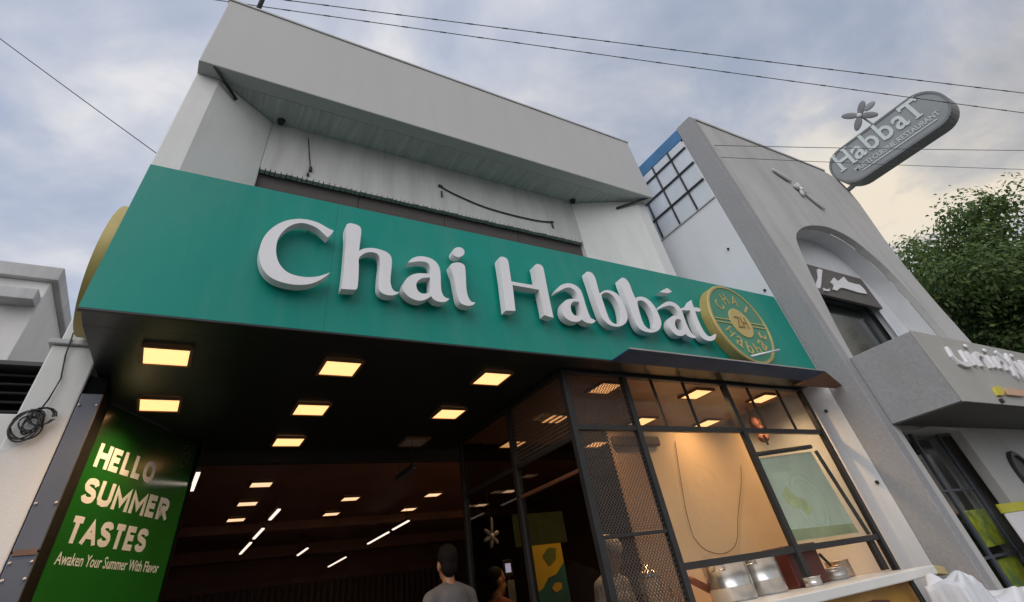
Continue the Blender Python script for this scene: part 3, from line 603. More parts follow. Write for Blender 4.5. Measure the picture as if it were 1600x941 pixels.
# pale green poster in the kiosk window
GP = thing('pale_poster', 'pale green poster with faint yellow drawing behind the right kiosk pane', 'poster', (5.5, 3.42, 1.65))
M_pale = mat('pale_green_print', (0.60, 0.63, 0.50), 0.4, var=0.14, scale=2.5)
gsh = MB().prism([[(4.95, 1.645), (6.03, 1.645), (5.93, 2.36), (4.95, 2.30)]], XZ, 3.415, 3.42).build('sheet', M_pale, GP)
M_yel = mat('yellow_green_print', (0.52, 0.54, 0.28), 0.5, var=0.3, scale=8)
M_dkgr = mat('sage_print', (0.53, 0.58, 0.46), 0.5, var=0.2, scale=8)
MB().prism([smooth_loop([(5.10, 2.0), (5.22, 2.06), (5.30, 1.98), (5.42, 1.94), (5.48, 1.86), (5.36, 1.82), (5.28, 1.88), (5.16, 1.90)])], XZ, 3.4125, 3.4145).build('print_leaf', M_yel, gsh)
for r0, r1 in ((0.25, 0.235), (0.19, 0.182)):
    ring = [[(5.48 + r * math.cos(t * math.pi / 16), 1.92 + r * math.sin(t * math.pi / 16)) for t in range(32)] for r in (r0, r1)]
    MB().prism(ring, XZ, 3.4141, 3.4147).build('print_ring', M_dkgr, gsh)
MB().prism([[(4.955, 1.65), (6.025, 1.65), (6.01, 1.72), (4.955, 1.73)]], XZ, 3.4125, 3.4145).build('print_band', mat('olive_print', (0.40, 0.42, 0.22), 0.5, var=0.2), gsh)
# pink ornament high in the kiosk corner
PO = thing('pink_garland', 'pinkish red bundle hanging high in the right kiosk corner', 'garland', (5.98, 3.95, 2.6))
M_pink = mat('pink_cloth', (0.30, 0.12, 0.09), 0.8, var=0.4, scale=14)
gm = MB()
for k in range(9):
    gm.ell((5.98 + random.uniform(-0.1, 0.1), 3.95 + random.uniform(-0.05, 0.05), 2.74 + random.uniform(-0.10, 0.10)), [random.uniform(0.04, 0.075) for _ in range(3)], 10, 7)
gm.build('bundle', M_pink, PO, smooth=True)
MB().tube(((5.98, 3.95, 2.78), (5.98, 3.95, 2.984)), 0.005, 5).build('string', M_cable, PO)

# ------------------------------------------------------------------ counter and kitchen things
CT = thing('serving_counter', 'white topped serving counter with yellow front below the kiosk window', 'counter', (4.6, 3.0, 0.2))
M_ctop = mat('counter_white', (0.66, 0.65, 0.62), 0.35, var=0.05, scale=3)
M_ctyel = mat('counter_yellow', (0.50, 0.27, 0.05), 0.5, var=0.3, scale=2.5)
box('slab', 3.15, 5.78, 2.80, 3.72, 1.285, 1.345, M_ctop, CT, bevel=0.008)
MB().prism([[(5.782, 2.80), (6.06, 2.86), (6.10, 2.95), (5.782, 3.3)]], lambda u, v, w: (u, v, w - (u - 5.782) * 0.1), 1.29, 1.343).build('slab_end', mat('slab_end_yellow', (0.52, 0.42, 0.18), 0.5, var=0.25, scale=6), CT, bevel=0.004)
box('front_panel', 3.2, 5.6, 2.93, 2.96, 0.22, 1.284, M_ctyel, CT)
MB().prism([smooth_loop([(4.55, 1.10), (4.8, 1.22), (5.1, 1.20), (5.2, 1.05), (4.9, 0.95), (4.6, 0.98)])], XZ, 2.926, 2.929).build('panel_print', mat('dark_red_print', (0.12, 0.03, 0.015), 0.5), CT)
MB().tube(((5.36, 2.83, 1.284), (5.50, 2.84, 0.22)), 0.022, 8).build('leg', M_black, CT)
box('back_support', 3.2, 5.7, 3.6, 3.64, 0.22, 1.284, M_blackm, CT, bevel=0)
box('back_shelf', 3.5, 6.18, 3.725, 3.94, 1.26, 1.30, M_ctop, CT)
def pot(name, x, y, z, r, h, label, m, lid=False, handles=True):
    t = thing(name, label, 'pot', (x, y, z), None)
    MB().lathe((x, y, z), [(0.001, 0), (r * 0.95, 0), (r, 0.012), (r, h * 0.33), (r * 1.008, h * 0.34), (r, h * 0.35), (r, h - 0.008), (r + 0.008, h - 0.004), (r + 0.008, h), (r - 0.004, h), (r - 0.006, 0.01), (0.001, 0.01)], 36).build('body', m, t, smooth=True)
    if handles:
        for sx in (-1, 1):
            a = R(25) if sx > 0 else R(205)
            c = Vector((x + math.cos(a) * r, y + math.sin(a) * r, z + h * 0.75)); o_ = Vector((math.cos(a), math.sin(a), 0)); tn = Vector((-o_.y, o_.x, 0))
            MB().tube([c - tn * 0.05, c - tn * 0.045 + o_ * 0.035, c + tn * 0.045 + o_ * 0.035, c + tn * 0.05], 0.006, 6).build('handle', m, t, smooth=True)
    return t
pot('stock_pot', 4.08, 3.52, 1.346, 0.175, 0.255, 'tall steel stock pot nearest the kiosk corner post', M_steel)
pot('stock_pot', 4.50, 3.54, 1.346, 0.175, 0.265, 'tall steel stock pot beside the dark red tin', M_steel)
RC = thing('red_tin', 'dark red square tin standing between steel pots and small pans', 'tin', (5.05, 3.52, 1.346))
M_redtin = mat('dark_red_paint', (0.085, 0.016, 0.012), 0.45, var=0.25, scale=3)
box('body', 4.80, 5.24, 3.42, 3.66, 1.347, 1.60, M_redtin, RC, bevel=0.012)
box('lid', 4.79, 5.25, 3.41, 3.67, 1.601, 1.625, M_redtin, RC, bevel=0.008)
pot('small_pan', 5.42, 3.46, 1.346, 0.10, 0.085, 'low dented aluminium pan in front of the ladle', M_alu)
pot('small_pan', 5.67, 3.56, 1.346, 0.105, 0.125, 'small aluminium pan at the end of the counter', mat('brown_alu', (0.42, 0.34, 0.27), 0.4, metal=0.7, var=0.15))
pot('glass_bowl', 4.84, 3.32, 1.346, 0.07, 0.06, 'small steel bowl with spoons below the red tin', M_steel, handles=False)
LD = thing('ladle', 'black handled ladle standing in the low pan', 'ladle', (5.42, 3.46, 1.37))
MB().tube(((5.40, 3.46, 1.45), (5.30, 3.45, 1.535)), [0.012, 0.014], 8).build('handle', M_black, LD, smooth=True)
MB().tube(((5.45, 3.47, 1.36), (5.40, 3.46, 1.45)), 0.005, 6).build('shaft', M_steel, LD)
MB().lathe((5.455, 3.47, 1.356), [(0.001, 0), (0.03, 0.008), (0.04, 0.025), (0.037, 0.025), (0.001, 0.006)], 16).build('cup', M_steel, LD, smooth=True)
CN = thing('steel_canister', 'shiny steel tea canister in front of the man in the kiosk', 'canister', (3.47, 3.80, 1.30))
MB().lathe((3.45, 3.74, 1.305), [(0.001, 0), (0.075, 0), (0.08, 0.02), (0.08, 0.25), (0.085, 0.255), (0.085, 0.27), (0.07, 0.30), (0.02, 0.32), (0.018, 0.35), (0.001, 0.35)], 28).build('body', M_steel, CN, smooth=True)
MB().tube(((3.53, 3.72, 1.38), (3.60, 3.70, 1.40), (3.60, 3.70, 1.50), (3.53, 3.72, 1.53)), 0.008, 6).build('handle', M_steel, CN, smooth=True)
MB().tube(((3.45, 3.665, 1.36), (3.45, 3.62, 1.37), (3.45, 3.61, 1.345)), 0.010, 6).build('tap', M_steel, CN, smooth=True)
SH = tag(box('kiosk_shelf', 2.80, 3.49, 3.62, 3.90, 1.27, 1.304, M_ctop), 'narrow white shelf behind the wired glass carrying the canister', 'shelf')
def cloth(name, label, cx, cy, w, d, ztop, zbot, seed, m):
    rnd = random.Random(seed); n = 34; mbx = MB(); 
    ph = [rnd.uniform(0, 6.28) for _ in range(6)]
    for i in range(n + 1):
        for j in range(n + 1):
            u = i / n * 2 - 1; v = j / n * 2 - 1; r = max(abs(u), abs(v)); 
            k = min(1, r / 0.55)
            x = cx + u / max(r, 1e-6) * (w * k + max(0, r - 0.55) * 0.10) if r > 0 else cx
            y = cy + v / max(r, 1e-6) * (d * k + max(0, r - 0.55) * 0.10) if r > 0 else cy
            an = math.atan2(v, u); fold = math.sin(an * 9 + ph[0]) * 0.5 + math.sin(an * 17 + ph[1]) * 0.3
            drop = max(0, r - 0.55) / 0.45
            z = ztop - drop * (ztop - zbot) + 0.035 * math.sin(u * 5 + ph[2]) * math.cos(v * 6 + ph[3]) * (1 - drop) + 0.02 * math.sin(u * 13 + ph[4]) * (1 - drop)
            x += math.cos(an) * fold * 0.022 * drop; y += math.sin(an) * fold * 0.022 * drop
            mbx.v.append((x, y, z))
    for i in range(n):
        for j in range(n):
            a = i * (n + 1) + j; mbx.f.append((a, a + 1, a + n + 2, a + n + 1))
    o = mbx.build(name, m, smooth=True); s_ = o.modifiers.new('solid', 'SOLIDIFY'); s_.thickness = 0.006
    return tag(o, label, 'cloth')
M_cloth = mat('white_cloth', (0.62, 0.63, 0.66), 0.9, var=0.05, scale=3, bump=0.15, bscale=30)
cloth('draped_cloth', 'white cloth heaped at the right end of the serving counter', 5.52, 2.62, 0.17, 0.13, 1.255, 0.75, 3, M_cloth)
cloth('draped_cloth', 'white cloth heap lying lowest, in front of the grey pilaster', 5.98, 2.52, 0.24, 0.15, 1.115, 0.6, 5, M_cloth)
for cx, cy, w, d, zt, lb in ((5.52, 2.62, 0.13, 0.10, 1.20, 'small trolley hidden under the taller white cloth'), (5.98, 2.52, 0.19, 0.11, 1.06, 'low trolley hidden under the lower white cloth')):
    t = thing('trolley', lb, 'trolley', (cx, cy, 0.2))
    box('top', cx - w, cx + w, cy - d, cy + d, zt - 0.04, zt, M_alu, t)
    for sx in (-1, 1):
        for sy in (-1, 1): box('leg', cx + sx * w - 0.02 * (sx > 0), cx + sx * w + 0.02 * (sx < 0), cy + sy * d - 0.02 * (sy > 0), cy + sy * d + 0.02 * (sy < 0), 0.2, zt - 0.041, M_alu, t)
# poster and fittings inside
YP = thing('yellow_poster', 'yellow and teal printed poster standing inside the kiosk', 'poster', (3.3, 4.9, 1.2))
box('sheet', 3.10, 3.49, 4.90, 4.915, 1.2, 1.95, mat('poster_yellow', (0.62, 0.42, 0.03), 0.45, var=0.12, scale=4), YP, bevel=0)
MB().prism([[(3.101, 1.2), (3.489, 1.2), (3.489, 1.80), (3.38, 1.72), (3.28, 1.70), (3.20, 1.63), (3.101, 1.60)]], XZ, 4.895, 4.8985).build('print_wave', mat('poster_teal', (0.02, 0.12, 0.11), 0.5, var=0.25, scale=6), YP)
MB().prism([smooth_loop([(3.25, 1.86), (3.33, 1.92), (3.42, 1.91), (3.40, 1.83), (3.31, 1.79)])], XZ, 4.895, 4.8985).build('print_leaf', mat('poster_olive', (0.12, 0.16, 0.03), 0.5), YP)
MB().prism([smooth_loop([(3.30, 1.62), (3.35, 1.66), (3.42, 1.65), (3.41, 1.61), (3.34, 1.59)])], XZ, 4.892, 4.8945).build('print_flower', mat('poster_yellow2', (0.55, 0.36, 0.03), 0.5), YP)
GPn = thing('green_reflection', 'dim green reflection painted on a sheet high inside the kiosk', 'poster', (3.4, 5.0, 2.0))
box('sheet', 3.15, 3.80, 5.2, 5.215, 1.98, 2.25, mat('reflection_green', (0.022, 0.04, 0.010), 0.5, var=0.7, scale=10), GPn, bevel=0)  # sheet colour imitates a dark green-yellow reflection
FN = thing('small_fan', 'small white fan with splayed blades hanging in the dark interior', 'fan', (2.86, 5.15, 2.08))
MB().ell((2.86, 5.15, 2.08), (0.025, 0.03, 0.025), 10, 8).build('hub', M_letter, FN, smooth=True)
for k in range(6):
    a = R(k * 60 + 80); c = Vector((2.86, 5.15, 2.08)); dr = Vector((math.cos(a), 0.1, math.sin(a)))
    rot = dr.normalized().to_track_quat('X', 'Y').to_matrix()
    MB().ell(c + dr * (0.055 if k else 0.085), (0.045 if k else 0.075, 0.02, 0.016), 10, 6, rot).build('blade', mat('fan_grey', (0.3, 0.29, 0.28), 0.5), FN, smooth=True)
MB().tube(((2.86, 5.15, 2.09), (2.86, 5.2, 2.97)), 0.006, 6).build('rod', M_cable, FN)
SC = thing('phone_screen', 'small glowing bluish screen in the dark interior', 'screen', (3.09, 5.3, 0.216))
box('glow', 3.065, 3.125, 5.30, 5.306, 1.80, 1.87, mat('screen_glow', (0.5, 0.5, 0.6), 0.3, var=0, emit=(0.75, 0.7, 1.0), estr=0.9), SC, bevel=0)
box('case', 3.04, 3.15, 5.307, 5.33, 1.77, 1.90, M_black, SC)
box('stand', 3.08, 3.11, 5.31, 5.33, 0.215, 1.769, M_black, SC)
box('stand_panel', 3.06, 3.14, 5.29, 5.305, 1.30, 1.74, mat('grey_card', (0.16, 0.17, 0.19), 0.5), SC)

# ------------------------------------------------------------------ neighbour on the right
N = thing('neighbour_building', 'grey rendered building with a large arched recess beside the cafe', 'building', (8.5, 4, 0.2))
outline = [(6.452, 0.2), (6.452, 7.40), (8.5, 7.48), (10.6, 7.55), (11.0, 7.45), (11.1, 7.2), (11.08, 6.8), (10.78, 5.8), (10.68, 5.2), (10.70, 4.4), (10.82, 3.6), (10.9, 0.2)]
arch = smooth_loop([(6.60, 2.44), (6.61, 3.2), (6.81, 3.98), (7.02, 4.6), (7.22, 5.02), (7.52, 5.25), (8.03, 5.46), (8.73, 5.57), (9.35, 5.42), (9.80, 4.90), (10.00, 4.2), (10.06, 3.4), (10.08, 2.44)], 4, 60)
# door opening under the canopy joins the arch: one hole
arch = [p for p in arch if p[1] > 2.4]
hole = [(6.60, 0.22)] + arch + [(8.0, 2.40), (8.0, 0.22)]
MB().prism([outline, hole], XZ, 2.75, 2.87).build('facade', M_facade, N, bevel=0.008)
MB().prism([[(6.452, 7.405), (8.5, 7.485), (10.6, 7.555), (10.6, 7.60), (8.5, 7.53), (6.452, 7.45)]], XZ, 2.73, 3.07).build('coping', M_cornice, N)
box('pilaster', 6.30, 6.45, 2.735, 3.06, 0.2, 7.43, M_granite, N, bevel=0.008)
struct(box('side_wall', 6.302, 6.45, 3.062, 12.0, 0.2, 7.12, M_nwhite, bevel=0))
box('flashing', 6.290, 6.46, 3.064, 4.9, 7.16, 7.40, M_blue, N)
box('upper_side_wall', 6.303, 6.45, 4.9, 12.0, 7.122, 7.40, M_nwhite, N, bevel=0)
box('rear_block', 6.46, 10.58, 3.42, 9.0, 0.2, 7.05, M_facade, N, bevel=0)
# steel grid window on the side wall
W = thing('grid_window', 'steel grid of bluish panes high on the neighbour side wall', 'window', (6.30, 3.7, 5.85))
ys = [3.09, 3.42, 3.82, 4.23, 4.66]; zs = [5.85, 6.22, 6.60, 6.96, 7.15]
for a, b in zip(ys, ys[1:]):
    for c, e in zip(zs, zs[1:]):
        box('pane', 6.292, 6.299, a + 0.002, b - 0.002, c + 0.002, e - 0.002, M_pane, W, bevel=0)
for y in ys[1:]: box('bar', 6.268, 6.290, y - 0.014, y + 0.014, 5.84, 7.155, M_black, W, bevel=0.002)
for z in zs[1:4]: box('bar', 6.262, 6.288, 3.07, 4.66, z - 0.012, z + 0.012, M_black, W, bevel=0.002)
box('sill_line', 6.280, 6.299, 3.07, 4.67, 5.825, 5.845, M_cornice, W, bevel=0)
for y, z, pl_ in ((3.30, 5.0, 'below the grid window'), (3.13, 4.22, 'just above the green sign end'), (3.22, 2.72, 'just under the sign corner'), (3.12, 2.0, 'beside the kiosk end post')):
    tag(MB().lathe((6.30, y, z), [(0.001, -0.02), (0.016, -0.018), (0.018, 0.0)], 10, 'X').build('wall_plug', M_cable), 'small dark plug in the white side wall ' + pl_, 'plug', 'plugs in the white side wall')
# arch recess
rc = [(6.47, 2.44)] + [(6.47, 5.9), (10.66, 5.9), (10.66, 2.44)]
MB().prism([[(6.46, 2.44), (10.60, 2.44), (10.60, 5.75), (6.46, 5.75)], [(6.74, 2.52), (9.46, 2.52), (9.46, 4.50), (6.74, 4.50)]], XZ, 3.16, 3.26).build('recess_back', mat('recess_white', (0.60, 0.62, 0.64), 0.8, var=0.06, dirt=(0.42, 0.42, 0.41), dirt_scale=1.5, dirt_amt=0.3), N)
lining = [(x, z) for x, z in arch]
lm = MB(); b0 = len(lm.v)
for x, z in lining: lm.v += [(x, 2.872, z), (x, 3.158, z)]
for i in range(len(lining) - 1): lm.f.append((2 * i, 2 * i + 1, 2 * i + 3, 2 * i + 2))
lo = lm.build('arch_lining', mat('recess_white', (0.74, 0.76, 0.78)), N, smooth=True)
box('recess_glass', 6.75, 9.45, 3.30, 3.32, 2.53, 4.49, mat('dark_window', (0.03, 0.035, 0.035), 0.1, var=0.2, spec=0.6), N, bevel=0)
box('recess_frame', 9.40, 9.52, 3.135, 3.158, 2.52, 4.34, M_pane, N)
box('recess_floor', 6.62, 10.06, 2.872, 3.155, 2.42, 2.49, M_facade, N, bevel=0)
RS = thing('recess_sign', 'dark sign box with white script inside the arched recess', 'sign', (8.4, 3.3, 4.35))
box('box', 7.30, 9.48, 3.10, 3.158, 4.36, 4.92, mat('sign_grey', (0.09, 0.085, 0.08), 0.5, var=0.12), RS, bevel=0.008)
for g in RECESS: MB().prism([smooth_loop(g, 3)], XZ, 3.075, 3.098).build('script_stroke', M_letter, RS, bevel=0.003)
for cx, cz in ((7.62, 4.72), (7.70, 4.62)):
    MB().ell((cx, 3.085, cz), (0.03, 0.012, 0.035), 10, 6).build('script_dot', M_letter, RS, smooth=True)
# canopy
CP = thing('canopy_box', 'boxy grey canopy with white script letters over the neighbour entrance', 'canopy', (9, 2.4, 2.43))
M_canf = mat('canopy_front', (0.36, 0.355, 0.33), 0.75, var=0.08, scale=1.5, bump=0.1, bscale=40)
box('box', 6.48, 12.4, 2.052, 2.745, 2.44, 3.15, M_granite, CP, bevel=0.006)
box('front_sheet', 6.478, 12.4, 2.03, 2.050, 2.432, 3.156, M_canf, CP, bevel=0.003)
box('under_sheet', 6.49, 12.39, 2.055, 2.74, 2.43, 2.438, mat('canopy_under', (0.06, 0.06, 0.055), 0.7, var=0.15), CP, bevel=0)
def stroke_letter(paths, w, dots=()):
    m = MB()
    for k, pa in enumerate(paths):
        q = smooth_loop(pa, 4)[:(len(pa) - 1) * 4 + 1] if len(pa) > 2 else pa
        m.prism([stroke_poly(q, w)], XZ, 1.995 - k * 0.0006, 2.028)
    o = m.build('script_letter', M_letter, CP, bevel=0.003)
    for a, b in dots: MB().ell((a, 2.01, b), (0.045, 0.018, 0.026), 12, 8).build('script_dot', M_letter, o, smooth=True)
stroke_letter([[(7.02, 3.0), (6.97, 2.9), (7.0, 2.84), (7.12, 2.82), (7.26, 2.84), (7.33, 2.99)]], 0.05)
stroke_letter([[(7.46, 2.99), (7.42, 2.83)]], 0.055, ((7.60, 3.07),))
stroke_letter([[(7.58, 2.83), (7.63, 2.98)], [(7.61, 2.93), (7.72, 2.99), (7.84, 2.97), (7.82, 2.83)]], 0.05)
stroke_letter([[(8.02, 2.99), (7.96, 2.84)]], 0.055, ((8.09, 3.06),))
stroke_letter([[(8.12, 2.84), (8.20, 2.99)], [(8.18, 2.94), (8.28, 2.98), (8.36, 2.93), (8.30, 2.83)]], 0.05)
stroke_letter([[(8.42, 3.08), (8.62, 2.74)], [(8.72, 3.06), (8.38, 2.76)]], 0.06)
stroke_letter([[(8.80, 2.98), (8.76, 2.80)]], 0.055, ((8.88, 3.06),))
stroke_letter([[(9.16, 2.98), (9.0, 2.99), (8.95, 2.88), (9.02, 2.80), (9.18, 2.82)]], 0.05)
for g, c in zip(CANOPY2, ((0.55, 0.45, 0.05), (0.55, 0.33, 0.22))): MB().prism([smooth_loop(g, 3)], XZ, 2.0, 2.028).build('script_letter', mat('canopy_text_%d' % int(c[1] * 100), c, 0.4, var=0.2, scale=20), CP, bevel=0.003)
box('hook', 7.34, 7.37, 1.995, 2.03, 2.44, 2.48, M_black, CP)
# shopfront below the canopy
SF = thing('neighbour_shopfront', 'dim glass shopfront with yellow posters under the grey canopy', 'shopfront', (7.3, 3.0, 0.2))
M_dim = mat('dim_shop', (0.045, 0.035, 0.028), 0.6, var=0.3, scale=2)
box('back_panel', 6.46, 8.0, 3.30, 3.35, 0.2, 2.42, M_dim, SF, bevel=0)
box('brown_panel', 7.0, 7.99, 3.27, 3.298, 1.66, 2.20, mat('shop_brown', (0.30, 0.13, 0.08), 0.5, var=0.3), SF)
for x in (6.66, 7.30, 7.95): box('mullion', x - 0.02, x + 0.02, 2.96, 3.0, 0.2, 2.42, M_steelpanel, SF)
for z in (1.30, 1.86): box('rail', 6.68, 7.93, 2.965, 2.995, z - 0.012, z + 0.012, M_steelpanel, SF)
for a, b in ((6.685, 7.275), (7.325, 7.925)): box('pane', a, b, 2.978, 2.982, 0.25, 2.40, M_glass, SF, bevel=0)
M_shopprint = mat('shop_print', (0.72, 0.68, 0.05), 0.5, var=0.6, scale=7, dirt=(0.05, 0.22, 0.17), dirt_scale=4, dirt_amt=1.0, dirt_stretch=(1, 1, 1))
for (a, b, c, e) in ((7.33, 7.92, 1.37, 1.68), (7.33, 7.92, 1.05, 1.27), (7.33, 7.92, 0.65, 0.98)):
    box('shop_poster', a, b, 3.01, 3.016, c, e, M_shopprint, SF, bevel=0)
box('wall_panel', 8.002, 10.0, 3.06, 3.12, 0.2, 2.42, M_facade, SF, bevel=0)
LB = thing('leaning_board', 'white notice board with yellow edge against the neighbour wall', 'board', (8.2, 2.65, 0.2))
box('sheet', 7.50, 8.33, 2.70, 2.715, 1.05, 1.60, M_letter, LB, bevel=0.001)
box('yellow_edge', 7.47, 8.34, 2.695, 2.72, 1.602, 1.68, mat('board_yellow', (0.50, 0.48, 0.03), 0.5, var=0.1), LB)
box('yellow_edge', 7.47, 8.34, 2.695, 2.72, 0.95, 1.048, mat('board_yellow', (0.5, 0.48, 0.03)), LB)
box('purple_print', 8.05, 8.32, 2.694, 2.6985, 1.1, 1.58, mat('board_purple', (0.13, 0.04, 0.12), 0.5, var=0.3, scale=8), LB, bevel=0)
for x in (7.6, 8.24): box('leg', x - 0.02, x + 0.02, 2.70, 2.72, 0.2, 0.948, M_steelpanel, LB)
RD = thing('round_vent', 'dark round vent on the grey wall under the canopy', 'vent', (8.9, 2.74, 1.9))
MB().lathe((8.90, 2.75, 1.92), [(0.001, -0.02), (0.20, -0.02), (0.20, -0.05), (0.24, -0.05), (0.25, -0.04), (0.25, 0.0)], 32, 'Y').build('ring', mat('vent_dark', (0.035, 0.035, 0.04), 0.5), RD)
# facade flower ornament
FO = thing('facade_ornament', 'pale spice pod and flower relief on the grey gable of the neighbour', 'ornament', (8.5, 2.74, 6.4))
M_orn = mat('ornament_grey', (0.50, 0.50, 0.51), 0.5, var=0.08)
M_ornd = mat('ornament_dark', (0.26, 0.26, 0.27), 0.5, var=0.1)
def petal(name, c, L, w, ang, yth, m, parent):
    rot = Matrix.Rotation(-ang, 3, 'Y'); return MB().ell(c, (L, yth, w), 16, 10, rot).build(name, m, parent, smooth=True)
petal('pod', (8.24, 2.72, 6.63), 0.24, 0.06, R(-22), 0.03, M_orn, FO)
petal('pod', (8.80, 2.72, 6.18), 0.24, 0.05, R(-42), 0.03, M_orn, FO)
for k, (a, L) in enumerate(((70, 0.15), (160, 0.1), (250, 0.12), (340, 0.12))):
    petal('petal', (8.56 + 0.09 * math.cos(R(a)), 2.715, 6.38 + 0.09 * math.sin(R(a))), L * 0.75, 0.05, R(a), 0.03, M_orn, FO)
MB().ell((8.56, 2.70, 6.38), (0.04, 0.035, 0.04), 12, 8).build('centre', M_letter, FO, smooth=True)
# blade sign
BS = thing('blade_sign', 'grey capsule shaped projecting sign reading Habbat with flower on top', 'sign', (11.0, 2.6, 7.3))
M_bl = mat('blade_grey', (0.24, 0.26, 0.265), 0.5, var=0.08, scale=2)
M_blt = mat('blade_text', (0.55, 0.60, 0.58), 0.5, var=0.06)
YZ = lambda u, v, w: (10.90 - w, 2.76 - u, v)           # u runs along the sign towards the street
cap = []
Lc, rc_, zc = 2.36, 0.43, 7.52
for k in range(17): a = R(90 + 180 * k / 16); cap.append((rc_ + rc_ * math.cos(a), zc + rc_ * math.sin(a)))
for k in range(17): a = R(-90 + 180 * k / 16); cap.append((Lc - rc_ + rc_ * math.cos(a), zc + rc_ * math.sin(a)))
MB().prism([cap], YZ, -0.34, 0.0).build('lightbox', M_bl, BS, bevel=0.015)
inner = [((x - Lc / 2) * 0.965 + Lc / 2, (z - zc) * 0.90 + zc) for x, z in cap]
MB().prism([cap, inner], YZ, 0.001, 0.014).build('rim', mat('blade_rim', (0.15, 0.165, 0.17), 0.5), BS)
cell = [('H', 0.22, 0.52), ('a', 0.56, 0.80), ('b', 0.85, 1.10), ('b', 1.15, 1.40), ('a', 1.45, 1.69), ('T', 1.68, 2.02)]
for ch, a, b in cell:
    hgt = {'H': 0.42, 'a': 0.30, 'b': 0.44, 'T': 0.42}[ch]
    text_part('letter', ch, YZ, a, b, 7.48, 7.48 + hgt, 0.02, M_blt, BS, 0.012)
for a, z in ((0.24, 7.49), (0.50, 7.49), (0.24, 7.885), (0.50, 7.885), (1.85, 7.49)):
    MB().prism([[(a - 0.065, z - 0.016), (a + 0.065, z - 0.016), (a + 0.065, z + 0.016), (a - 0.065, z + 0.016)]], YZ, 0.001, 0.021).build('serif', M_blt, BS)
for a in (1.695, 2.005):
    MB().prism([[(a - 0.02, 7.80), (a + 0.02, 7.80), (a + 0.02, 7.89), (a - 0.02, 7.89)]], YZ, 0.001, 0.021).build('serif', M_blt, BS)
text_part('strapline', 'MULTI CUISINE RESTAURANT', YZ, 0.40, 2.10, 7.29, 7.39, 0.012, M_blt, BS, 0.004)['kind'] = 'stuff'
MB().prism([[(0.5, 7.235), (2.0, 7.235), (2.0, 7.255), (0.5, 7.255)]], YZ, 0.001, 0.012).build('underline', M_blt, BS)
MB().tube(((11.03, 2.90, 7.12), (11.03, 2.3, 7.20), (11.03, 1.7, 7.2)), 0.045, 10).build('arm', M_bl, BS, smooth=True)
MB().tube(((11.03, 2.74, 7.5), (11.03, 2.90, 7.5)), 0.035, 10).build('arm', M_bl, BS, smooth=True)
fc = Vector((10.90, 1.60, 8.29))
flw = MB().ell(fc + Vector((-0.02, 0, 0)), (0.03, 0.05, 0.05), 12, 8).build('flower_centre', M_blt, BS, smooth=True)
for k, (a, L) in enumerate(((135, 0.36), (45, 0.33), (-45, 0.34), (-135, 0.34), (8, 0.26))):
    dy, dz = math.cos(R(a)), math.sin(R(a))      # angle measured with +u (towards street) = 0
    c = fc + Vector((0, -dy, dz)) * (L * (0.52 if k < 4 else 0.95))
    rot = Matrix.Rotation(R(a), 3, 'X') @ Matrix.Identity(3)
    rot = Matrix(((1, 0, 0), (0, -dy, -dz), (0, dz, -dy))) @ Matrix(((0, 0, 1), (1, 0, 0), (0, 1, 0))).transposed().transposed()
    mm = MB(); 
    U = Vector((0, -dy, dz)); Vv = Vector((0, -dz, -dy)); Nn = Vector((1, 0, 0)); rr = Matrix((U, Vv, Nn)).transposed()
    mm.ell(c, (L * 0.5, 0.075 if k < 4 else 0.07, 0.02), 16, 8, rr)
    mm.build('petal', mat('petal_grey', (0.16, 0.165, 0.17), 0.5, var=0.15) if k < 4 else M_bl, flw, smooth=True)
MB().tube((fc + Vector((0.04, 0, -0.02)), (11.0, 1.55, 7.9)), 0.02, 8).build('flower_stem', M_bl, BS)

# ------------------------------------------------------------------ buildings on the left
LBd = thing('corner_house', 'old white house with grey cornice at the far left', 'building', (-4, 9, 0))
box('wall', -9.0, -1.95, 7.0, 14.0, 0.2, 5.2, M_lwhite, LBd, bevel=0.01)
box('cornice', -9.1, -1.88, 6.93, 14.1, 5.202, 5.38, M_cornice, LBd, bevel=0.012)
box('corbel', -2.34, -1.97, 6.80, 7.0, 4.86, 5.0, M_cornice, LBd, bevel=0.01)
box('window_hood', -5.2, -2.6, 6.75, 7.0, 4.86, 4.98, M_cornice, LBd, bevel=0.01)
AN = thing('louvered_annex', 'low white annex with dark louvers beside the cafe pillar', 'building', (-2.5, 6, 0.2))
box('wall', -6.0, -1.02, 5.06, 6.7, 0.2, 3.08, M_lwhite, AN, bevel=0.008)
box('recess', -6.0, -1.02, 5.30, 6.7, 3.082, 3.42, M_blackm, AN, bevel=0)
for k in range(5):
    z = 3.095 + k * 0.067
    MB().prism([[(5.06, z), (5.075, z - 0.006), (5.20, z + 0.045), (5.19, z + 0.055)]], lambda u, v, w: (w, u, v), -6.0, -1.02).build('louver_slat', M_louver, AN)
box('roof_edge', -6.0, -1.02, 5.02, 6.7, 3.425, 3.46, M_louver, AN)

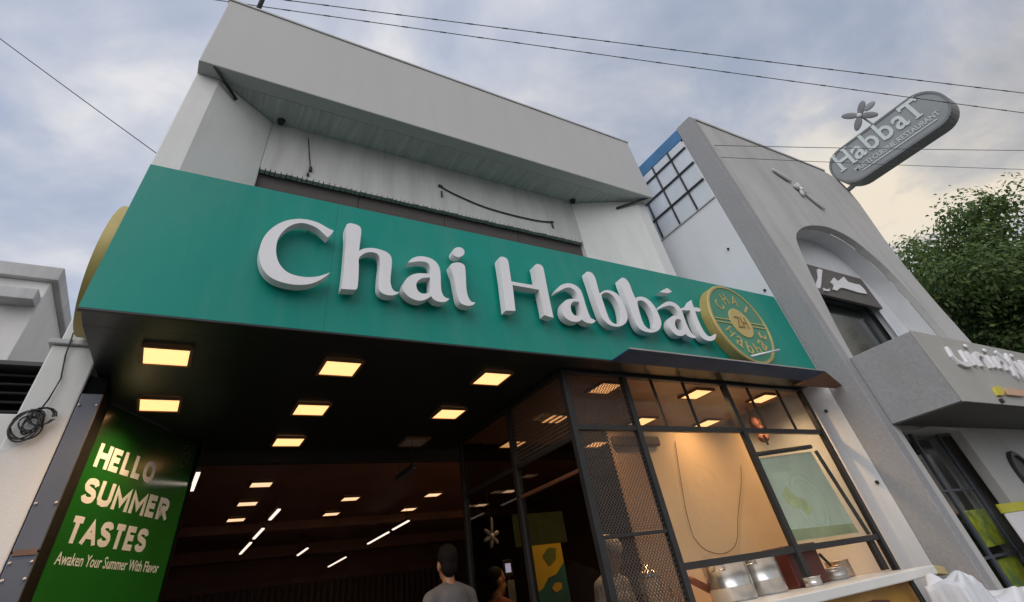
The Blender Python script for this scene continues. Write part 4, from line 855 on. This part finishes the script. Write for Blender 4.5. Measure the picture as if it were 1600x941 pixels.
# ------------------------------------------------------------------ cables
def wire(name, a, b, sag, r, label, beads=0, n=24):
    a, b = Vector(a), Vector(b); pts = []
    for k in range(n + 1):
        t = k / n; p = a.lerp(b, t); p.z -= sag * 4 * t * (1 - t); pts.append(p)
    m = MB().tube(pts, r, 6)
    for k in range(beads):
        t = (k + 0.5) / beads; i = min(int(t * n), n - 1); p = pts[i].lerp(pts[i + 1], t * n - i); q = pts[i].lerp(pts[i + 1], min(1, t * n - i + 0.06 * n / 24))
        m.tube((p, p + (pts[i + 1] - pts[i]).normalized() * 0.10), r * 1.5, 6)
    o = m.build(name, mat('weathered_cable', (0.09, 0.09, 0.095), 0.7, var=0), smooth=True); tag(o, label, 'cable', 'overhead cables'); return o
def ext(a, b, k0, k1):
    a, b = Vector(a), Vector(b); d = b - a; return a - d * k0, b + d * k1
a, b = ext((-0.79, 4.52, 9.24), (12.73, -0.6, 7.29), 0.35, 0.5); wire('overhead_cable', a, b, 0.12, 0.0085, 'upper of two twisted overhead cables crossing the sky above the building', 46)
a, b = ext((-1.36, 4.73, 9.03), (12.86, -0.35, 7.02), 0.35, 0.5); wire('overhead_cable', a, b, 0.10, 0.008, 'lower of two twisted overhead cables, passing behind the blade sign', 46)
a, b = ext((-6.02, 9.83, 12.6), (-2.28, 10.35, 10.65), 1.0, 1.2); wire('overhead_cable', a, b, 0.1, 0.010, 'single thin cable crossing the blue sky at the upper left')
a, b = (6.5, 2.725, 6.75), (17.0, -1.5, 6.5); wire('overhead_cable', a, b, 0.05, 0.006, 'thin cable passing in front of the neighbour gable just under the blade sign')
a, b = (6.46, 2.725, 6.45), (17.0, -1.2, 6.1); wire('overhead_cable', a, b, 0.05, 0.005, 'thinnest low cable in front of the neighbour gable')
pl = thing('roof_pole', 'short dark pole rising from the parapet top', 'pole', (-0.58, 3.9, 7.66))
MB().tube(((-0.585, 3.9, 7.666), (-0.585, 3.9, 9.3)), 0.032, 10).build('pole', M_cable, pl, smooth=True)
box('base_plate', -0.66, -0.51, 3.84, 3.96, 7.666, 7.68, M_cable, pl)
wc = MB(); pts = [(0.40, 6.15), (0.44, 5.9), (0.49, 5.63)]
wc.tube([(x, 4.39, z) for x, z in pts], 0.006, 6); wc.tube([(0.49, 4.385, 5.66), (0.49, 4.385, 5.60)], 0.02, 8); wc.tube([(0.47, 4.385, 5.56), (0.475, 4.385, 5.52)], 0.015, 8)
tag(wc.build('wall_wire', M_cable), 'short dark wire with a hook down the left of the recess wall', 'cable')
wc = MB(); pts = smooth_loop([(2.16, 5.90), (2.35, 5.82), (2.7, 5.73), (2.99, 5.69), (3.4, 5.675), (3.8, 5.69), (4.06, 5.74)], 4)[:25]
wc.tube([(x, 4.385, z) for x, z in pts], 0.010, 6); wc.tube([(2.2, 4.385, 5.80), (2.2, 4.385, 5.70)], 0.012, 6); wc.tube([(4.01, 4.385, 5.74), (4.02, 4.385, 5.62)], 0.014, 6); wc.tube([(2.16, 4.385, 5.9), (2.22, 4.385, 5.88)], 0.02, 6)
tag(wc.build('wall_cable', M_cable), 'long sagging black cable strung along the right of the recess wall', 'cable')
cc = MB()
rnd = random.Random(4)
pts = []
for k in range(150):
    t = k / 149 * 2 * math.pi * 6.3; rr = 0.075 + 0.03 * math.sin(k * 0.13) ; 
    pts.append((-0.845 + 0.012 * math.sin(k * 0.21) + rr * math.cos(t) * 0.75, 3.955 - 0.02 * (0.5 + 0.5 * math.sin(k * 0.17)), 2.675 + rr * math.sin(t) * 0.85 + 0.01 * math.cos(k * 0.3)))
cc.tube(pts, 0.005, 6)
cc.tube([(-0.83, 3.94, 2.72), (-0.81, 3.955, 2.82), (-0.80, 3.96, 2.95), (-0.835, 3.965, 3.10), (-0.84, 3.945, 3.19), (-0.85, 3.96, 3.25)], 0.005, 6)
for k in range(3):
    cc.tube([(-0.80 + 0.05 * math.cos(t * 0.5) * (1 + k * 0.2), 3.95 - k * 0.006, 2.72 + 0.05 * math.sin(t * 0.5)) for t in range(13)], 0.004, 5)
tag(cc.build('cable_coil', M_cable, smooth=True), 'messy coil of dark cable hanging on the white pillar at the left edge', 'cable')

# ------------------------------------------------------------------ trees
def leaf_mat(name, c1, c2):
    m = bpy.data.materials.new(name); m.use_nodes = True; t = m.node_tree; p = t.nodes['Principled BSDF']
    g = t.nodes.new('ShaderNodeNewGeometry'); r = t.nodes.new('ShaderNodeValToRGB'); r.color_ramp.elements[0].color = (*c1, 1); r.color_ramp.elements[1].color = (*c2, 1)
    t.links.new(g.outputs['Random Per Island'], r.inputs[0]); t.links.new(r.outputs[0], p.inputs['Base Color']); p.inputs['Roughness'].default_value = 0.6
    tr = t.nodes.new('ShaderNodeBsdfTranslucent'); t.links.new(r.outputs[0], tr.inputs[0]); mx = t.nodes.new('ShaderNodeMixShader'); mx.inputs[0].default_value = 0.4
    t.links.new(p.outputs[0], mx.inputs[1]); t.links.new(tr.outputs[0], mx.inputs[2]); t.links.new(mx.outputs[0], t.nodes['Material Output'].inputs[0]); return m
M_leaf = leaf_mat('leaf_green', (0.035, 0.085, 0.022), (0.15, 0.22, 0.055)); M_leafd = leaf_mat('leaf_dark', (0.03, 0.06, 0.018), (0.10, 0.14, 0.04))
M_bark = mat('bark', (0.09, 0.065, 0.045), 0.9, var=0.3, scale=6, stretch=(3, 3, 0.6), bump=0.5, bscale=12)
def tree(label, x, y, h, crown_r, crown_z, seed, ml, nclump=70, per=190, leaf=0.10):
    rnd = random.Random(seed); t = thing('tree', label, 'tree', (x, y, 0), 'trees behind the neighbour')
    tr = MB(); base = Vector((x, y, 0)); fork = Vector((x + rnd.uniform(-.3, .3), y, h * 0.38))
    tr.tube((base, base.lerp(fork, 0.5) + Vector((0.08, 0, 0)), fork), [0.28, 0.22, 0.18], 10)
    clumps = []
    for k in range(nclump):
        while True:
            v = Vector((rnd.uniform(-1, 1), rnd.uniform(-1, 1), rnd.uniform(-0.75, 1)))
            if 0.25 < v.length < 1: break
        sc = crown_r * rnd.uniform(0.85, 1.08)
        clumps.append((Vector((x + v.x * sc, y + v.y * sc, crown_z + v.z * sc * 0.8)), rnd.uniform(0.35, 0.95) * crown_r / 2.6))
    for k in range(9):
        c = clumps[k][0]; mid = fork.lerp(c, 0.5) + Vector((rnd.uniform(-.2, .2), rnd.uniform(-.2, .2), 0.25)); tr.tube((fork, mid, c), [0.11, 0.06, 0.02], 7)
    tr.build('trunk', M_bark, t, smooth=True)
    V = []; F = []
    for c, r in clumps:
        for k in range(per):
            d = Vector((rnd.gauss(0, 1), rnd.gauss(0, 1), rnd.gauss(0, 0.75))); d = d.normalized() * r * rnd.uniform(0.35, 1.0) ** 0.6 * rnd.uniform(0.75, 1.2)
            p = c + d; n = (d.normalized() + Vector((rnd.uniform(-.8, .8), rnd.uniform(-.8, .8), rnd.uniform(-.2, .9)))).normalized()
            a = n.cross(Vector((rnd.uniform(-1, 1), rnd.uniform(-1, 1), rnd.uniform(-1, 1)))).normalized(); b_ = n.cross(a); s = leaf * rnd.uniform(0.6, 1.3); i = len(V)
            V += [tuple(p - a * s), tuple(p + b_ * s * 0.5 + n * s * 0.15), tuple(p + a * s), tuple(p - b_ * s * 0.5 + n * s * 0.15)]; F.append((i, i + 1, i + 2, i + 3))
    me = bpy.data.meshes.new('crown'); me.from_pydata(V, [], F); me.update(); link('crown', me, ml, t)
    return t
tree('bushy green tree rising behind the neighbour gable at the right edge', 18.0, 2.5, 9, 2.75, 5.8, 11, M_leaf, 130, 330, 0.068)
tree('darker lower tree filling the gap beside the arched building', 19.5, 4.6, 7, 2.5, 5.0, 12, M_leafd, 110, 220, 0.075)
tree('dark tree farther right half hidden behind the canopy', 20.5, 0.8, 7, 2.7, 5.2, 13, M_leafd, 110, 220, 0.075)
# ------------------------------------------------------------------ people
def chain(m, pts, rs, step=0.45, n=10, mm=7):
    pts = [Vector(p) for p in pts]
    for (a, b), (r0, r1) in zip(zip(pts, pts[1:]), zip(rs, rs[1:])):
        L = (b - a).length; k = max(2, int(L / (min(r0, r1) * step)) + 1)
        for i in range(k + 1):
            t = i / k; r = r0 + (r1 - r0) * t; m.ell(a.lerp(b, t), (r, r, r), n, mm)
def remeshed(name, m, mtl, parent, voxel, smooth=4):
    me = bpy.data.meshes.new(name); me.from_pydata(m.v, [], m.f); me.update()
    o = link(name, me, mtl, parent)
    r = o.modifiers.new('remesh', 'REMESH'); r.mode = 'VOXEL'; r.voxel_size = voxel; r.use_smooth_shade = True
    s = o.modifiers.new('smooth', 'SMOOTH'); s.iterations = smooth; s.factor = 0.5
    return o
def person(label, loc, height, heading, look, arms, skin, shirt, trousers, hair, hair_mat, bend=0.0, cap=None):
    """look = (yaw, pitch) of the head; arms = {side: (elbow, wrist, curl)} in body axes (x right, y forward, z up, 1.75 m tall)"""
    t = thing('person', label, 'person', loc)
    k = height / 1.75; rot = Matrix.Rotation(R(heading), 3, 'Z'); L = Vector(loc)
    def bendp(p):
        p = Vector(p)
        if p.z > 0.98 and bend:
            q = p - Vector((0, 0, 0.98)); q = Matrix.Rotation(-R(bend), 3, 'X') @ q; p = q + Vector((0, 0, 0.98))
        return p
    W = lambda p: L + rot @ (bendp(p) * k)
    WH = lambda p: L + rot @ (Vector(p) * k)
    b = MB()
    for s in (-1, 1):
        chain(b, [W((s * 0.09, 0, 0.92)), W((s * 0.10, 0.02, 0.50)), W((s * 0.10, -0.01, 0.09))], [0.085 * k, 0.058 * k, 0.042 * k])
        chain(b, [W((s * 0.10, -0.03, 0.045)), W((s * 0.115, 0.16, 0.035))], [0.042 * k, 0.032 * k])
    def torso(m, g):
        for z, rx, ry in ((0.95, 0.165, 0.115), (1.05, 0.15, 0.11), (1.15, 0.155, 0.115), (1.25, 0.17, 0.12), (1.34, 0.18, 0.115), (1.41, 0.165, 0.095)):
            m.ell(W((0, 0, z)), ((rx + g) * k, (ry + g) * k, (0.10 + g * 0.5) * k), 18, 12, rot @ Matrix.Rotation(-R(bend), 3, 'X'))
        for s in (-1, 1): chain(m, [W((s * 0.05, -0.005, 1.455)), W((s * 0.175, 0, 1.415))], [(0.055 + g) * k, (0.055 + g) * k])
    torso(b, 0)
    chain(b, [W((0, -0.01, 1.44)), W((0, 0.01, 1.55))], [0.058 * k, 0.052 * k])
    # head
    HC = W((0, 0.02, 1.635)); hr = rot @ Matrix.Rotation(R(look[0]), 3, 'Z') @ Matrix.Rotation(R(look[1]), 3, 'X'); hp = lambda p: HC + hr @ (Vector(p) * k)
    b.ell(hp((0, -0.012, 0.03)), (0.075 * k, 0.095 * k, 0.09 * k), 20, 14, hr)
    b.ell(hp((0, 0.022, -0.045)), (0.056 * k, 0.066 * k, 0.072 * k), 16, 12, hr)
    b.ell(hp((0, 0.062, -0.092)), (0.025 * k, 0.022 * k, 0.02 * k), 10, 8, hr)
    chain(b, [hp((0, 0.078, 0.012)), hp((0, 0.100, -0.028))], [0.011 * k, 0.016 * k])
    for s in (-1, 1):
        b.ell(hp((s * 0.03, 0.072, 0.026)), (0.024 * k, 0.014 * k, 0.009 * k), 8, 6, hr)
        b.ell(hp((s * 0.035, 0.062, -0.03)), (0.02 * k, 0.016 * k, 0.018 * k), 8, 6, hr)
        b.ell(hp((s * 0.077, -0.01, -0.01)), (0.011 * k, 0.022 * k, 0.034 * k), 8, 8, hr)
    b.ell(hp((0, 0.082, -0.062)), (0.026 * k, 0.012 * k, 0.008 * k), 8, 6, hr)
    b.ell(hp((0, 0.080, -0.074)), (0.022 * k, 0.012 * k, 0.007 * k), 8, 6, hr)
    sl = MB()
    for s in (-1, 1):
        el, wr, curl = arms[s]
        sh = W((s * 0.185, 0, 1.40)); E = WH(el); Wr = WH(wr)
        chain(b, [sh, E, Wr], [0.05 * k, 0.041 * k, 0.028 * k])
        fd = (Wr - E).normalized(); side = rot @ Vector((1, 0, 0)); pn = fd.cross(side)
        if pn.length < 0.2: pn = fd.cross(Vector((0, 1, 0)))
        pn.normalize(); sd = pn.cross(fd).normalized()
        pc = Wr + fd * 0.055 * k
        pm = Matrix((fd, sd, pn)).transposed(); b.ell(pc, (0.052 * k, 0.042 * k, 0.017 * k), 12, 8, pm)
        for j, (off, Lf) in enumerate(((-0.031, 0.075), (-0.010, 0.085), (0.011, 0.08), (0.031, 0.062))):
            p0 = Wr + (fd * 0.085 + sd * off) * k; cu = R(curl)
            d1 = fd * math.cos(cu * 0.5) - pn * math.sin(cu * 0.5); d2 = fd * math.cos(cu) - pn * math.sin(cu); d3 = fd * math.cos(cu * 1.5) - pn * math.sin(cu * 1.5)
            p1 = p0 + d1 * Lf * 0.45 * k; p2 = p1 + d2 * Lf * 0.32 * k; p3 = p2 + d3 * Lf * 0.25 * k
            chain(b, [p0, p1, p2, p3], [0.0095 * k, 0.009 * k, 0.0085 * k, 0.008 * k], 0.6, 8, 6)
        q0 = Wr + (fd * 0.03 - sd * s * 0.035) * k; q1 = q0 + (fd * 0.035 - sd * s * 0.025 - pn * 0.012) * k; q2 = q1 + (fd * 0.03 - sd * s * 0.004 - pn * 0.014) * k
        chain(b, [q0, q1, q2], [0.013 * k, 0.0105 * k, 0.009 * k], 0.6, 8, 6)
        chain(sl, [sh, sh.lerp(E, 0.72)], [0.066 * k, 0.062 * k])
    remeshed('body', b, skin, t, 0.0075)
    torso(sl, 0.016); remeshed('shirt', sl, shirt, t, 0.011)
    tm = MB()
    tm.ell(W((0, 0, 0.95)), (0.182 * k, 0.132 * k, 0.10 * k), 16, 10, rot)
    for s in (-1, 1): chain(tm, [W((s * 0.09, 0, 0.92)), W((s * 0.10, 0.02, 0.50)), W((s * 0.10, -0.01, 0.11))], [0.10 * k, 0.078 * k, 0.07 * k])
    remeshed('trousers', tm, trousers, t, 0.012)
    hm = MB()
    if hair == 'short':
        hm.ell(hp((0, -0.022, 0.045)), (0.081 * k, 0.096 * k, 0.088 * k), 20, 14, hr); hm.ell(hp((0, -0.055, -0.01)), (0.070 * k, 0.055 * k, 0.075 * k), 16, 12, hr)
        hm.ell(hp((0, 0.04, 0.095)), (0.055 * k, 0.04 * k, 0.03 * k), 12, 8, hr)
    elif hair == 'cropped':
        hm.ell(hp((0, -0.024, 0.040)), (0.0775 * k, 0.0945 * k, 0.0845 * k), 20, 14, hr); hm.ell(hp((0, -0.05, -0.01)), (0.066 * k, 0.055 * k, 0.07 * k), 16, 12, hr)
    remeshed('hair', hm, hair_mat, t, 0.007, 2)
    if cap:
        cmh = MB().lathe((0, 0, 0), [(0.001, 0.132), (0.05, 0.128), (0.078, 0.11), (0.089, 0.085), (0.092, 0.05), (0.088, 0.048)], 28)
        for i, v in enumerate(cmh.v): q = Vector(v); q.y = q.y * 1.16 - 0.015; cmh.v[i] = tuple(hp(q))
        cmh.build('cap', cap, t, smooth=True)
    for s in (-1, 1):
        MB().ell(hp((s * 0.031, 0.077, 0.008)), (0.013 * k, 0.009 * k, 0.008 * k), 10, 8, hr).build('eye', mat('eye_dark', (0.05, 0.035, 0.03), 0.2, var=0), t, smooth=True)
    return t
M_skin = mat('brown_skin', (0.33, 0.16, 0.09), 0.5, var=0.08, scale=12)
M_hair = mat('black_hair', (0.006, 0.005, 0.0045), 0.75, var=0.4, scale=60, bump=0.6, bscale=90, spec=0.2)
M_hairg = mat('grey_hair', (0.22, 0.21, 0.20), 0.7, var=0.3, scale=40)
M_trous = mat('dark_trousers', (0.03, 0.03, 0.035), 0.85, var=0.1)
down = {-1: ((-0.25, -0.02, 1.13), (-0.24, 0.10, 0.88), 25), 1: ((0.25, -0.02, 1.13), (0.24, 0.10, 0.88), 25)}
person('person in grey shirt seen from behind, standing in the dark doorway', (2.10, 4.55, 0.216), 1.76, 10, (-15, 4), down, M_skin, mat('grey_shirt', (0.12, 0.12, 0.125), 0.9, var=0.15, scale=5, bump=0.8, bscale=9), M_trous, 'short', M_hair)
person('man with cropped hair in profile beside the kiosk post, facing the kiosk', (2.89, 5.22, 0.216), 1.63, -80, (-6, -6), down, M_skin, mat('rust_shirt', (0.20, 0.07, 0.04), 0.9, var=0.1), M_trous, 'cropped', M_hair)
arms_c = {-1: ((-0.26, 0.06, 1.14), (-0.12, 0.30, 1.12), 50), 1: ((0.30, 0.08, 1.15), (0.45, 0.34, 1.17), 62)}
person('grey haired man in white cap and striped shirt bending over the canister in the kiosk', (3.30, 4.12, 0.216), 1.66, 200, (0, -28), {-1: ((-0.30, 0.08, 1.15), (-0.50, 0.30, 1.20), 62), 1: ((0.26, 0.06, 1.14), (0.10, 0.28, 1.10), 50)}, M_skin, mat('striped_shirt', (0.42, 0.41, 0.40), 0.9, var=0.5, scale=14, stretch=(6, 6, 0.2)), M_trous, 'short', M_hairg, 10, mat('white_cap', (0.5, 0.47, 0.44), 0.9, var=0.1))
RP = thing('wooden_handle', 'reddish brown wooden roller held low behind the lower kiosk rail', 'roller', (3.9, 3.66, 1.45))
MB().tube(((3.80, 3.66, 1.52), (3.82, 3.66, 1.51), (3.98, 3.64, 1.43), (4.0, 3.64, 1.42)), [0.018, 0.026, 0.026, 0.018], 12).build('roller', mat('roller_wood', (0.16, 0.05, 0.025), 0.5, var=0.2), RP, smooth=True)
MB().tube(((4.0, 3.64, 1.42), (4.06, 3.63, 1.39)), 0.012, 10).build('handle', mat('roller_wood', (0.16, 0.05, 0.025)), RP, smooth=True)
